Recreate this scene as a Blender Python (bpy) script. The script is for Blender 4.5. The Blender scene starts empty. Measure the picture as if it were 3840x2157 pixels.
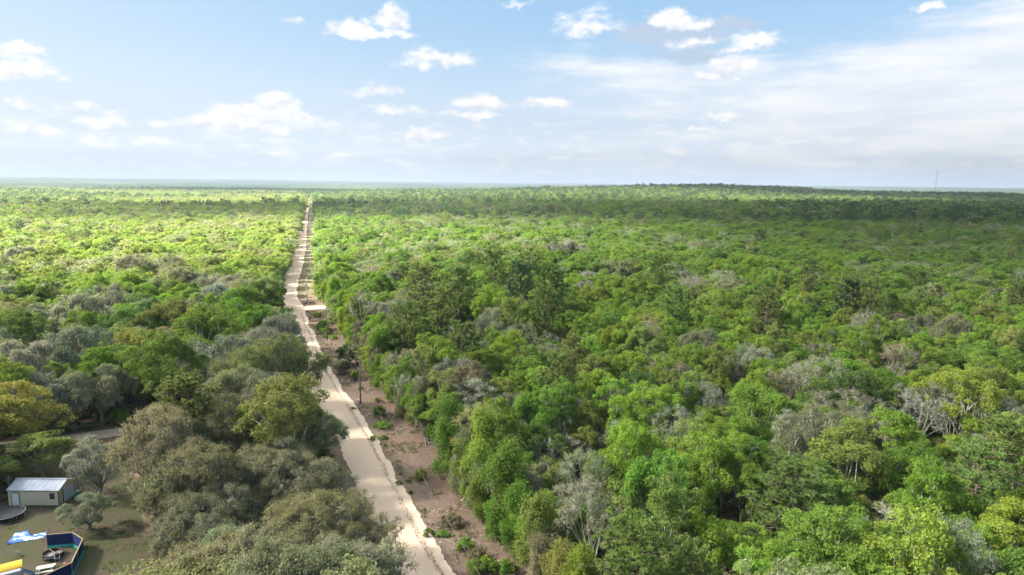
import bpy, math, random
import numpy as np
R = math.radians
SC = bpy.context.scene
COL = SC.collection

# ------------------------------------------------------------------ camera
FPX, CX, CY, CAMH = 2560.0, 1920.0, 1078.5, 50.0          # pixel focal length of the 3840 px wide photograph
PITCH, ROLL = R(8.6), R(0.6)
FW = np.array([0, math.cos(PITCH), -math.sin(PITCH)])
_r0 = np.array([1.0, 0, 0]); _u0 = np.cross(_r0, FW)
RT = _r0*math.cos(ROLL) + _u0*math.sin(ROLL)
UP = _u0*math.cos(ROLL) - _r0*math.sin(ROLL)
cam = bpy.data.cameras.new('camera')
cam.sensor_width = 36.0; cam.lens = 36.0*FPX/3840.0
cam.clip_start = 0.5; cam.clip_end = 90000.0
camo = bpy.data.objects.new('camera', cam); COL.objects.link(camo)
from mathutils import Matrix
camo.matrix_world = Matrix(((RT[0], UP[0], -FW[0], 0), (RT[1], UP[1], -FW[1], 0), (RT[2], UP[2], -FW[2], CAMH), (0, 0, 0, 1)))
SC.camera = camo
SC.view_settings.view_transform = 'Standard'; SC.view_settings.look = 'None'
SC.view_settings.gamma = 1.0; SC.view_settings.use_curve_mapping = False
SC.view_settings.exposure = 3.14
SC.cycles.max_bounces = 5; SC.cycles.diffuse_bounces = 4; SC.cycles.glossy_bounces = 2
SC.cycles.transmission_bounces = 4; SC.cycles.transparent_max_bounces = 24; SC.cycles.volume_bounces = 0
SC.cycles.caustics_reflective = False; SC.cycles.caustics_refractive = False
SC.cycles.use_denoising = True

def ray(x, y):
    d = FW + RT*((x-CX)/FPX) - UP*((y-CY)/FPX)
    return d
def g(x, y, z=0.0):                                         # photo pixel -> point on the level plane at height z
    d = ray(x, y); t = (z-CAMH)/d[2]
    return np.array([d[0]*t, d[1]*t, z])
def proj(P):
    v = np.atleast_2d(np.asarray(P, float)) - np.array([0, 0, CAMH]); dz = v@FW
    dz = np.where(dz < 1, 1, dz)
    return CX + FPX*(v@RT)/dz, CY - FPX*(v@UP)/dz, dz

# ------------------------------------------------------------------ world, sun
SUN_AZ, SUN_EL = R(-94), R(37)                              # azimuth from +Y, clockwise positive
sunv = np.array([math.sin(SUN_AZ)*math.cos(SUN_EL), math.cos(SUN_AZ)*math.cos(SUN_EL), math.sin(SUN_EL)])
L = bpy.data.lights.new('sun', 'SUN'); L.energy = 5.0; L.angle = R(6.0); L.color = (1.0, 0.96, 0.88)
lo = bpy.data.objects.new('sun', L); COL.objects.link(lo)
from mathutils import Vector
lo.rotation_euler = Vector(sunv).to_track_quat('Z', 'Y').to_euler(); lo.location = (-300, 0, 400)

W = bpy.data.worlds.new('World'); SC.world = W; W.use_nodes = True
NT = W.node_tree; NT.nodes.clear()
class NB:                                                   # small node-building helper
    def __init__(s, nt): s.nt = nt
    def n(s, t, **k):
        o = s.nt.nodes.new(t)
        for a, b in k.items(): setattr(o, a, b)
        return o
    def put(s, sock, v):
        if hasattr(v, 'is_output'): s.nt.links.new(v, sock)
        elif v is not None: sock.default_value = v
    def m(s, op, a, b=None, c=None, clamp=False):
        o = s.n('ShaderNodeMath', operation=op, use_clamp=clamp)
        for i, v in enumerate((a, b, c)):
            if v is not None: s.put(o.inputs[i], v)
        return o.outputs[0]
    def v(s, op, a, b=None, out=0):
        o = s.n('ShaderNodeVectorMath', operation=op)
        s.put(o.inputs[0], a)
        if b is not None: s.put(o.inputs[3 if op == 'SCALE' else 1], b)
        return o.outputs['Value'] if op in ('LENGTH', 'DOT_PRODUCT', 'DISTANCE') else o.outputs[0]
    def sep(s, a):
        o = s.n('ShaderNodeSeparateXYZ'); s.put(o.inputs[0], a); return o.outputs
    def comb(s, x, y, z):
        o = s.n('ShaderNodeCombineXYZ')
        for i, q in enumerate((x, y, z)): s.put(o.inputs[i], q)
        return o.outputs[0]
    def noise(s, vec, scale, detail=4, rough=0.5, dist=0.0, col=False):
        o = s.n('ShaderNodeTexNoise'); s.put(o.inputs['Vector'], vec)
        o.inputs['Scale'].default_value = scale; o.inputs['Detail'].default_value = detail
        o.inputs['Roughness'].default_value = rough; o.inputs['Distortion'].default_value = dist
        return o.outputs[1 if col else 0]
    def mix(s, f, a, b, blend='MIX'):
        o = s.n('ShaderNodeMix', data_type='RGBA', blend_type=blend)
        s.put(o.inputs[0], f); s.put(o.inputs[6], a); s.put(o.inputs[7], b); return o.outputs[2]
    def smooth(s, x, a, b):
        o = s.n('ShaderNodeMapRange', interpolation_type='SMOOTHSTEP')
        s.put(o.inputs[0], x); o.inputs[1].default_value = a; o.inputs[2].default_value = b; return o.outputs[0]
    def ramp(s, f, stops):
        o = s.n('ShaderNodeValToRGB'); s.put(o.inputs[0], f); e = o.color_ramp.elements
        while len(e) < len(stops): e.new(0.5)
        for q, (p, c) in zip(e, stops): q.position = p; q.color = (*c, 1) if len(c) == 3 else c
        return o.outputs[0]
w = NB(NT)
sky = w.n('ShaderNodeTexSky'); sky.sky_type = 'NISHITA'; sky.sun_disc = False
sky.sun_elevation = SUN_EL; sky.sun_rotation = SUN_AZ; sky.altitude = 50; sky.air_density = 1.0; sky.dust_density = 1.6; sky.ozone_density = 1.4
tc = w.n('ShaderNodeTexCoord').outputs['Generated']
dirn = w.v('NORMALIZE', tc)
dx, dy, dz = w.sep(dirn)
az = w.m('ARCTAN2', dx, dy); el = w.m('ARCSINE', dz)
P2 = w.comb(az, el, 0.0)
def azel(px, py):                                          # 2576-wide view coordinates
    d = ray(px*1.4907, py*1.4907); d = d/np.linalg.norm(d)
    return math.atan2(d[0], d[1]), math.asin(d[2])
# cumulus: (x, y, half width, half height, strength) of each heap
CUM = [(905,78,70,30,1),(985,58,38,36,1),(940,90,90,16,.9),(1100,155,85,26,.62),(1060,140,40,18,.5),(1165,165,40,18,.5),
       (1485,68,70,42,.5),(1690,48,55,28,1),(1740,60,60,16,.5),(1735,110,60,20,.4),(1905,105,58,26,.75),(1870,125,60,18,.5),(1838,170,62,34,.9),(1800,195,60,16,.5),
       (1815,300,52,18,.95),(1775,330,38,12,.5),(690,268,60,34,1),(630,295,80,32,1),(535,310,80,28,.9),(735,300,60,24,.85),(560,278,50,16,.4),(650,325,190,18,.6),(785,292,20,12,.9),(830,325,70,14,.45),
       (50,128,60,16,.85),(50,180,95,34,1),(165,198,25,14,.35),(30,260,70,20,.35),(45,325,60,22,.6),(190,278,70,18,.6),(250,315,75,20,.85),(285,290,35,10,.5),(398,311,36,14,.75),(235,355,100,16,.45),(385,358,80,16,.6),(130,340,40,14,.5),
       (935,230,68,15,.6),(1205,268,60,28,1),(1185,292,70,14,.8),(1370,262,55,18,.9),(1070,340,72,14,.85),(1000,280,70,18,.25),(848,392,36,11,.7),(655,372,12,9,.6),(535,382,34,7,.55),(700,387,44,9,.45),
       (1030,411,24,7,.75),(1070,424,18,6,.5),(1412,401,20,7,.7),(1385,437,45,5,.55),(1245,438,20,8,.4),(1610,432,36,5,.5),(1975,359,20,6,.55),(2505,314,34,8,.5),(1300,15,34,12,.25),(740,55,20,11,.4),(2340,28,50,12,.3),(2370,374,24,4,.4)]
DARK = [(1690,88,150,32,1.0),(1800,62,120,20,.9),(1745,135,110,24,.7)]
VEIL = [(2330,235,620,150,.95,R(-13)),(1700,200,330,55,.55,R(4)),(1650,275,240,30,.4,R(3)),(2500,120,330,75,.7,R(-14)),(2200,360,800,70,.5,0)]
wob = w.noise(dirn, 26.0, 3, 0.6, col=True)
wobv = w.v('SCALE', w.v('SUBTRACT', wob, (0.5, 0.5, 0.5)), 0.035)
PW = w.v('ADD', P2, wobv)
def field(lst, gs=0.72, flat=False):
    acc = None; top = None
    for t in lst:
        px, py, hw, hh, st = t[:5]
        if flat: st = max(st, 0.55)
        a0, e0 = azel(px, py)
        a1, _ = azel(px+hw, py); _, e1 = azel(px, py-hh)
        p = w.v('SUBTRACT', PW, (a0, e0, 0.0))
        if len(t) > 5:
            ro = w.n('ShaderNodeVectorRotate', rotation_type='Z_AXIS'); w.put(ro.inputs['Vector'], p); ro.inputs['Angle'].default_value = t[5]; p = ro.outputs[0]
        p = w.v('MULTIPLY', p, (gs/abs(a1-a0), gs/abs(e1-e0), 0.0))
        if flat:
            qx, qy, _ = w.sep(p); p = w.comb(qx, w.m('MAXIMUM', qy, w.m('MULTIPLY', qy, -2.0)), 0.0)
        f = w.m('MULTIPLY_ADD', w.v('LENGTH', p), -st, st)
        if flat:
            tq = w.m('MULTIPLY', w.m('MAXIMUM', f, 0.0), qy); top = tq if top is None else w.m('ADD', top, tq)
        acc = f if acc is None else w.m('MAXIMUM', acc, f)
    return (acc, top) if flat else acc
dsq = w.v('MULTIPLY', dirn, (1.0, 1.0, 1.9))
nz = w.noise(dsq, 42.0, 8, 0.6)
nz2 = w.noise(w.v('ADD', dsq, (0.008, 0.004, -0.016)), 42.0, 5, 0.6)
big = w.noise(dsq, 5.0, 2, 0.5)
# beyond the frame the same kind of scattered fair-weather heaps goes on, everywhere alike
inside = w.m('MULTIPLY', w.smooth(w.m('ABSOLUTE', az), 0.78, 0.70), w.smooth(el, 0.34, 0.28))
scat = w.m('MULTIPLY_ADD', w.smooth(w.noise(w.v('MULTIPLY', dirn, (1, 1, 1.7)), 6.0, 4, 0.55), 0.55, 0.74), 0.8, -0.12)
scat = w.m('SUBTRACT', scat, w.m('MULTIPLY', inside, 2.0))
fcum, ftop = field(CUM, 0.72, True)
fc = w.m('MAXIMUM', fcum, scat)
dens = w.m('ADD', fc, w.m('MULTIPLY', w.m('SUBTRACT', nz, 0.52), 1.3))
acum = w.m('MULTIPLY', w.smooth(dens, -0.08, 0.56), w.smooth(fc, -0.35, 0.2))
adrk = w.m('MULTIPLY', w.smooth(w.m('ADD', field(DARK), w.m('MULTIPLY', w.m('SUBTRACT', nz, 0.5), 0.9)), 0.0, 0.5), 0.9)
stre = w.noise(w.v('MULTIPLY', dirn, (1.0, 1.0, 7.0)), 6.0, 6, 0.6)
aveil = w.m('MULTIPLY', w.smooth(w.m('ADD', field(VEIL), w.m('MULTIPLY', w.m('SUBTRACT', stre, 0.5), 0.9)), -0.08, 0.45), 0.92)
# low hazy white towards the horizon (distant cloud seen edge on)
SKYV = 10.0
lowh = w.m('MULTIPLY', w.smooth(el, 0.26, 0.0), 0.9)
skyc = w.mix(0.7, w.v('SCALE', sky.outputs[0], 0.42), (1.15, 1.9, 2.72, 1))
base = w.mix(lowh, skyc, (2.32, 2.55, 2.8, 1))
glow = w.m('MULTIPLY', w.smooth(w.v('DOT_PRODUCT', dirn, tuple(float(q) for q in sunv)), 0.0, 0.95), 0.55)
base = w.mix(glow, base, (2.45, 2.6, 2.75, 1))              # the whitish sky round the sun
vt = w.mix(w.smooth(stre, 0.35, 0.68), (2.25, 2.42, 2.7, 1), (2.74, 2.79, 2.86, 1))
base = w.mix(aveil, base, vt)
lown = w.noise(w.v('MULTIPLY', dirn, (1.0, 1.0, 3.6)), 24.0, 6, 0.6)
alow = w.m('MULTIPLY', w.m('MULTIPLY', w.smooth(lown, 0.52, 0.66), w.smooth(el, 0.12, 0.05)), w.m('MULTIPLY', w.smooth(el, 0.0, 0.02), 0.75))
base = w.mix(alow, base, (2.75, 2.78, 2.82, 1))              # far small puffs low over the horizon
base = w.mix(adrk, base, (1.5, 1.8, 2.25, 1))
lit = w.m('ADD', w.m('MULTIPLY', w.m('SUBTRACT', nz, nz2), 2.2), w.m('MULTIPLY_ADD', ftop, 1.6, 0.62), clamp=True)
cc = w.mix(lit, (2.12, 2.25, 2.5, 1), (2.98, 2.98, 2.98, 1))
base = w.mix(acum, base, cc)
bg = w.n('ShaderNodeBackground'); w.put(bg.inputs[0], w.v('SCALE', base, 0.885)); bg.inputs[1].default_value = 0.05
wo = w.n('ShaderNodeOutputWorld'); NT.links.new(bg.outputs[0], wo.inputs[0])
W.cycles.sampling_method = 'MANUAL'; W.cycles.sample_map_resolution = 512

# ------------------------------------------------------------------ helpers
def tag(o, label=None, cat=None, group=None, kind=None):
    for k, v in (('label', label), ('category', cat), ('group', group), ('kind', kind)):
        if v: o[k] = v
    return o
def mesh_np(name, V, T, mats=(), mi=None, quads=None, smooth=False):
    me = bpy.data.meshes.new(name)
    V = np.asarray(V, np.float32).reshape(-1, 3)
    T = np.asarray(T, np.int32).reshape(-1, 3) if T is not None and len(T) else np.zeros((0, 3), np.int32)
    Q = np.asarray(quads, np.int32).reshape(-1, 4) if quads is not None and len(quads) else np.zeros((0, 4), np.int32)
    me.vertices.add(len(V)); me.vertices.foreach_set('co', V.ravel())
    nl = T.size + Q.size
    me.loops.add(nl); me.loops.foreach_set('vertex_index', np.concatenate([T.ravel(), Q.ravel()]))
    me.polygons.add(len(T)+len(Q))
    st = np.concatenate([np.arange(len(T))*3, T.size + np.arange(len(Q))*4]).astype(np.int32)
    me.polygons.foreach_set('loop_start', st)
    if mi is not None: me.polygons.foreach_set('material_index', np.asarray(mi, np.int32))
    if smooth: me.polygons.foreach_set('use_smooth', np.ones(len(T)+len(Q), bool))
    for m in mats: me.materials.append(m)
    me.update(calc_edges=True); me.validate()
    return me
def add(name, me, parent=None, loc=(0, 0, 0), rotz=0.0):
    o = bpy.data.objects.new(name, me); COL.objects.link(o)
    o.location = loc; o.rotation_euler = (0, 0, rotz)
    if parent: o.parent = parent
    return o
def empty(name, loc=(0, 0, 0), rotz=0.0):
    o = bpy.data.objects.new(name, None); COL.objects.link(o); o.location = loc; o.rotation_euler = (0, 0, rotz); o.empty_display_size = 0.3
    return o
class MB:                                                   # mesh collector for boxes, tubes and sheets
    def __init__(s): s.V = []; s.F = []; s.n = 0
    def raw(s, V, F):
        V = [tuple(map(float, v)) for v in V]
        s.F += [tuple(i+s.n for i in f) for f in F]; s.V += V; s.n += len(V); return s
    def box(s, c, d, rz=0.0, rx=0.0, ry=0.0, bev=0.0):
        M = Matrix.Translation(c) @ Matrix.Rotation(rz, 4, 'Z') @ Matrix.Rotation(ry, 4, 'Y') @ Matrix.Rotation(rx, 4, 'X')
        x, y, z = (q/2 for q in d)
        if bev:
            b = bev
            V = [(sx*(x-(b if k == 0 else 0)), sy*(y-(b if k == 1 else 0)), sz*(z-(b if k == 2 else 0))) for sx in (-1, 1) for sy in (-1, 1) for sz in (-1, 1) for k in (0, 1, 2)]
            import bmesh
            bm = bmesh.new()
            for v in V: bm.verts.new(v)
            bmesh.ops.convex_hull(bm, input=bm.verts[:])
            bm.verts.ensure_lookup_table(); bm.verts.index_update()
            VV = [M @ v.co for v in bm.verts]; FF = [[v.index for v in f.verts] for f in bm.faces]; bm.free()
            return s.raw(VV, FF)
        V = [M @ Vector((sx*x, sy*y, sz*z)) for sx in (-1, 1) for sy in (-1, 1) for sz in (-1, 1)]
        return s.raw(V, [(0, 1, 3, 2), (4, 6, 7, 5), (0, 4, 5, 1), (2, 3, 7, 6), (0, 2, 6, 4), (1, 5, 7, 3)])
    def tube(s, pts, rad, n=8, cap=True):
        V, F = tube(np.array(pts, float), rad, n, cap); return s.raw(V, F)
    def build(s, name, mat, parent=None, loc=(0, 0, 0), rotz=0.0, smooth=False):
        me = bpy.data.meshes.new(name); me.from_pydata(s.V, [], s.F); me.materials.append(mat)
        if smooth:
            for p in me.polygons: p.use_smooth = True
        return add(name, me, parent, loc, rotz)
def tube(P, rad, n=6, cap=True):
    P = np.asarray(P, float); k = len(P); rad = np.broadcast_to(np.asarray(rad, float), (k,))
    d = np.gradient(P, axis=0); d /= np.linalg.norm(d, axis=1)[:, None]+1e-9
    ref = np.array([0.0, 0, 1]) if abs(d[:, 2]).mean() < 0.8 else np.array([1.0, 0, 0])
    a = np.cross(d, ref); a /= np.linalg.norm(a, axis=1)[:, None]+1e-9; b = np.cross(d, a)
    t = np.arange(n)*2*math.pi/n
    V = (P[:, None, :] + rad[:, None, None]*(np.cos(t)[None, :, None]*a[:, None, :] + np.sin(t)[None, :, None]*b[:, None, :])).reshape(-1, 3)
    F = [(i*n+j, i*n+(j+1) % n, (i+1)*n+(j+1) % n, (i+1)*n+j) for i in range(k-1) for j in range(n)]
    if cap: F += [tuple(range(n-1, -1, -1)), tuple((k-1)*n+j for j in range(n))]
    return V, F

# ------------------------------------------------------------------ materials
def material(name, build):
    m = bpy.data.materials.new(name); m.use_nodes = True; nt = m.node_tree; nt.nodes.clear()
    b = NB(nt); sh = build(b); o = b.n('ShaderNodeOutputMaterial'); nt.links.new(sh, o.inputs[0]); return m
def principled(b, col, rough=0.8, metal=0.0, spec=0.3, normal=None):
    p = b.n('ShaderNodeBsdfPrincipled'); b.put(p.inputs['Base Color'], col if hasattr(col, 'is_output') else (*col, 1))
    b.put(p.inputs['Roughness'], rough); p.inputs['Metallic'].default_value = metal
    p.inputs['Specular IOR Level'].default_value = spec
    if normal is not None: b.put(p.inputs['Normal'], normal)
    return p.outputs[0]
def bump(b, h, st=0.4, d=0.05):
    o = b.n('ShaderNodeBump'); o.inputs['Strength'].default_value = st; o.inputs['Distance'].default_value = d; b.put(o.inputs['Height'], h); return o.outputs[0]
def plain(name, c1, c2=None, scale=3.0, rough=0.7, metal=0.0, spec=0.3, bm=0.0, stretch=(1, 1, 1)):
    c2 = c2 or tuple(q*0.75 for q in c1)
    def f(b):
        p = b.v('MULTIPLY', b.n('ShaderNodeTexCoord').outputs['Object'], stretch)
        nz = b.noise(p, scale, 5, 0.6)
        return principled(b, b.mix(b.smooth(nz, 0.3, 0.7), (*c1, 1), (*c2, 1)), rough, metal, spec, bump(b, nz, bm) if bm else None)
    return material(name, f)
def leaf_mat(name, trans=0.54, var=0.46):
    def f(b):
        a = b.n('ShaderNodeAttribute'); a.attribute_type = 'INSTANCER'; a.attribute_name = 'tint'
        rnd = b.n('ShaderNodeNewGeometry').outputs['Random Per Island']
        ob = b.n('ShaderNodeTexCoord').outputs['Object']
        cl = b.noise(ob, 0.8, 3, 0.6)
        k = b.m('ADD', b.m('MULTIPLY_ADD', rnd, var, 1.0-var*0.55), b.m('MULTIPLY', b.m('SUBTRACT', cl, 0.5), 0.5))
        c = b.v('SCALE', a.outputs['Vector'], k)
        hs = b.n('ShaderNodeHueSaturation'); b.put(hs.inputs['Color'], c)
        b.put(hs.inputs['Hue'], b.m('MULTIPLY_ADD', b.noise(ob, 0.55, 2, 0.5), 0.045, 0.48)); hs.inputs['Saturation'].default_value = 1.0
        d = b.n('ShaderNodeBsdfDiffuse'); b.put(d.inputs[0], hs.outputs[0])
        t = b.n('ShaderNodeBsdfTranslucent'); b.put(t.inputs[0], b.mix(0.35, hs.outputs[0], (1.0, 1.0, 0.25, 1), 'MULTIPLY'))
        mx = b.n('ShaderNodeMixShader'); mx.inputs[0].default_value = trans
        b.nt.links.new(d.outputs[0], mx.inputs[1]); b.nt.links.new(t.outputs[0], mx.inputs[2]); return mx.outputs[0]
    return material(name, f)
M = {}
M['leaf'] = leaf_mat('foliage')
def bark(name, c1, c2):
    def f(b):
        ob = b.n('ShaderNodeTexCoord').outputs['Object']
        nz = b.noise(b.v('MULTIPLY', ob, (1, 1, 0.35)), 5.0, 4, 0.65)
        d = b.n('ShaderNodeBsdfDiffuse'); b.put(d.inputs[0], b.mix(b.smooth(nz, 0.35, 0.65), (*c1, 1), (*c2, 1))); return d.outputs[0]
    return material(name, f)
M['bark'] = bark('grey_bark', (0.30, 0.29, 0.25), (0.15, 0.135, 0.115))
M['pale'] = bark('lichen_bark', (0.365, 0.365, 0.29), (0.225, 0.22, 0.17))
M['dbark'] = bark('dark_bark', (0.085, 0.072, 0.06), (0.14, 0.12, 0.10))
M['pbark'] = bark('pine_bark', (0.20, 0.145, 0.115), (0.13, 0.10, 0.085))
M['moss'] = bark('hanging_moss', (0.33, 0.335, 0.265), (0.23, 0.235, 0.18))

# ------------------------------------------------------------------ terrain
ROADC = np.array([(8.0,38.0),(-1.5,62.0),(-11.0,82.0),(-14.6,89.8),(-23.2,111.3),(-29.0,126.0),(-41.6,154.0),(-48.6,170.0),(-58.5,194.0),(-66.0,214.0),(-76.5,240.0),(-87.5,271.0),(-97.3,293.0),(-107.0,325.0),(-117.0,360.0),(-131.0,412.0),(-147.5,470.0),(-164.0,528.0),(-212.0,690.0),(-256.0,842.0),(-318.0,1050.0),(-432.0,1440.0),(-575.0,1930.0),(-700.0,2350.0)])
def smooth_path(P, step):
    P = np.asarray(P, float); s = np.r_[0, np.cumsum(np.linalg.norm(np.diff(P, axis=0), axis=1))]
    t = np.arange(0, s[-1], step)
    X = np.stack([np.interp(t, s, P[:, i]) for i in (0, 1)], 1)
    k = max(3, int(14/step))
    ker = np.hanning(k+2)[1:-1]; ker /= ker.sum()
    Y = np.stack([np.convolve(np.pad(X[:, i], k, mode='edge' if False else 'reflect', reflect_type='odd'), ker, 'same')[k:-k] for i in (0, 1)], 1)
    return Y, t
RP, _ = smooth_path(ROADC, 2.0)
def road_x(y): return np.interp(y, RP[:, 1], RP[:, 0])
def road_off(x, y):                                         # signed distance to the road centre line, right positive
    y = np.asarray(y, float); sl = (road_x(y+2)-road_x(y-2))/4.0
    sl = np.where(y < 60, -0.42, np.where(y > 2300, -0.29, sl))
    xx = np.where(y < 45, 6.0-(y-45)*0.42, np.where(y > 2300, road_x(2300)-(y-2300)*0.29, road_x(y)))
    return (np.asarray(x, float)-xx)/np.sqrt(1+sl*sl)
_rs = np.random.RandomState(3)
_tab = _rs.rand(256, 256)
def vnoise(x, y):
    x = np.asarray(x, float); y = np.asarray(y, float)
    xi = np.floor(x).astype(int); yi = np.floor(y).astype(int); fx = x-xi; fy = y-yi
    fx = fx*fx*(3-2*fx); fy = fy*fy*(3-2*fy)
    a = _tab[xi & 255, yi & 255]; b = _tab[(xi+1) & 255, yi & 255]; c = _tab[xi & 255, (yi+1) & 255]; d = _tab[(xi+1) & 255, (yi+1) & 255]
    return (a*(1-fx)+b*fx)*(1-fy)+(c*(1-fx)+d*fx)*fy
def sstep(x, a, b):
    t = np.clip((np.asarray(x, float)-a)/(b-a), 0, 1); return t*t*(3-2*t)
def height(x, y):
    x = np.asarray(x, float); y = np.asarray(y, float)
    r = np.hypot(x, y); off = np.abs(road_off(x, y))
    z = 34*np.exp(-((x-480)/720)**2-((y-2350)/430)**2) + 22*np.exp(-((x-1500)/900)**2-((y-2900)/600)**2) + 9*np.exp(-((x-300)/300)**2-((y-1150)/260)**2)
    z = z + (vnoise(x/420+7, y/420)-0.5)*12*sstep(r, 650, 1800)
    z = z*sstep(off, 25, 160)*sstep(r, 450, 900)
    z = z + sstep(r, 5000, 12000)*(10+55*vnoise(x/5200+3, y/5200+1)+18*vnoise(x/1500, y/1500))
    return z
SAND = dict(a=(0.56, 0.435, 0.325), b=(0.49, 0.38, 0.285))
def ground_mat(b):
    p = b.n('ShaderNodeNewGeometry').outputs['Position']
    n1 = b.noise(p, 0.09, 5, 0.6); n2 = b.noise(p, 0.7, 5, 0.65); n3 = b.noise(p, 5.0, 3, 0.6)
    c = b.mix(b.smooth(n2, 0.35, 0.65), (0.115, 0.078, 0.052, 1), (0.19, 0.125, 0.085, 1))
    c = b.mix(b.smooth(n1, 0.52, 0.66), c, (0.10, 0.105, 0.045, 1))
    c = b.mix(b.m('MULTIPLY', b.smooth(n3, 0.6, 0.75), 0.5), c, (0.30, 0.24, 0.18, 1))
    return principled(b, c, 0.95, 0, 0.1)
M['ground'] = material('leaf_litter_ground', ground_mat)
rr = np.r_[0, np.geomspace(20, 26000, 90)]; NA = 240
aa = np.arange(NA)*2*math.pi/NA
GX = rr[:, None]*np.sin(aa)[None]; GY = rr[:, None]*np.cos(aa)[None]; GZ = height(GX, GY)-0.02
V = np.stack([GX, GY, GZ], -1).reshape(-1, 3)
Q = np.array([(i*NA+j, (i+1)*NA+j, (i+1)*NA+(j+1) % NA, i*NA+(j+1) % NA) for i in range(len(rr)-1) for j in range(NA)])[:, ::-1]
tag(add('ground', mesh_np('ground', V, None, [M['ground']], quads=Q, smooth=True)), kind='structure')

def ribbon(name, mat, path, lo_, hi_, z, jit, seed, nx=9, step_noise=1.2, crown=0.0):
    """strip between the offsets lo_(t) and hi_(t) of a path, ragged at both sides; attribute across runs 0..1"""
    P, t = path; rs = np.random.RandomState(seed)
    d = np.gradient(P, axis=0); d /= np.linalg.norm(d, axis=1)[:, None]; nrm = np.stack([d[:, 1], -d[:, 0]], 1)
    j1 = (vnoise(t/step_noise, np.full_like(t, seed*3.7))-0.5)*jit*0.7 + (vnoise(t/0.45, np.full_like(t, seed*8.7))-0.5)*jit*0.6 + (vnoise(t/(step_noise*5), np.full_like(t, seed*1.3))-0.5)*jit*1.6
    j2 = (vnoise(t/step_noise, np.full_like(t, seed*5.1+9))-0.5)*jit*0.7 + (vnoise(t/0.45, np.full_like(t, seed*6.7))-0.5)*jit*0.6 + (vnoise(t/(step_noise*5), np.full_like(t, seed*2.3+5))-0.5)*jit*1.6
    lo = np.broadcast_to(lo_(t) if callable(lo_) else lo_, t.shape)+j1; hi = np.broadcast_to(hi_(t) if callable(hi_) else hi_, t.shape)+j2
    u = np.linspace(0, 1, nx)
    X = P[:, None, :]+nrm[:, None, :]*(lo[:, None]*(1-u)+hi[:, None]*u)[..., None]
    zz = height(X[..., 0], X[..., 1])+z + 0.0001*0 + crown*np.sin(u*math.pi)[None]
    V = np.concatenate([X, zz[..., None]], -1).reshape(-1, 3); k = len(P)
    Q = np.array([(i*nx+j, i*nx+j+1, (i+1)*nx+j+1, (i+1)*nx+j) for i in range(k-1) for j in range(nx-1)])
    me = mesh_np(name, V, None, [mat], quads=Q, smooth=True)
    at = me.attributes.new('across', 'FLOAT', 'POINT'); at.data.foreach_set('value', np.tile(u, k).astype(np.float32))
    return add(name, me)
def road_mat(b):
    p = b.n('ShaderNodeNewGeometry').outputs['Position']
    a = b.n('ShaderNodeAttribute'); a.attribute_name = 'across'; u = a.outputs['Fac']
    n1 = b.noise(p, 0.25, 4, 0.6); n2 = b.noise(p, 2.2, 5, 0.65); n3 = b.noise(p, 9.0, 3, 0.6)
    uw = b.m('ADD', u, b.m('MULTIPLY', b.m('SUBTRACT', n1, 0.5), 0.10))
    c = b.mix(b.smooth(n2, 0.3, 0.7), (*SAND['a'], 1), (*SAND['b'], 1))
    tr = b.m('MULTIPLY', b.smooth(b.m('ABSOLUTE', b.m('SUBTRACT', b.m('PINGPONG', b.m('MULTIPLY', uw, 2.2), 0.5), 0.25)), 0.16, 0.02), 0.35)
    c = b.mix(tr, c, (0.50, 0.385, 0.285, 1))                 # packed wheel tracks
    edge = b.smooth(uw, 0.80, 0.93)
    c = b.mix(edge, c, (0.575, 0.455, 0.345, 1))               # loose pale sand pushed to the side
    rut = b.smooth(b.m('ABSOLUTE', b.m('SUBTRACT', b.m('ADD', uw, b.m('MULTIPLY', b.m('SUBTRACT', n2, 0.5), 0.03)), 0.815)), 0.022, 0.002)
    c = b.mix(b.m('MULTIPLY', rut, b.smooth(b.noise(p, 1.4, 4, 0.7), 0.42, 0.58)), c, (0.24, 0.15, 0.10, 1))
    c = b.mix(b.m('MULTIPLY', b.smooth(n3, 0.62, 0.74), b.m('MULTIPLY', edge, 0.5)), c, (0.22, 0.15, 0.10, 1))
    return principled(b, c, 0.95, 0, 0.1, bump(b, n2, 0.35, 0.08))
M['road'] = material('packed_sand', road_mat)
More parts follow.
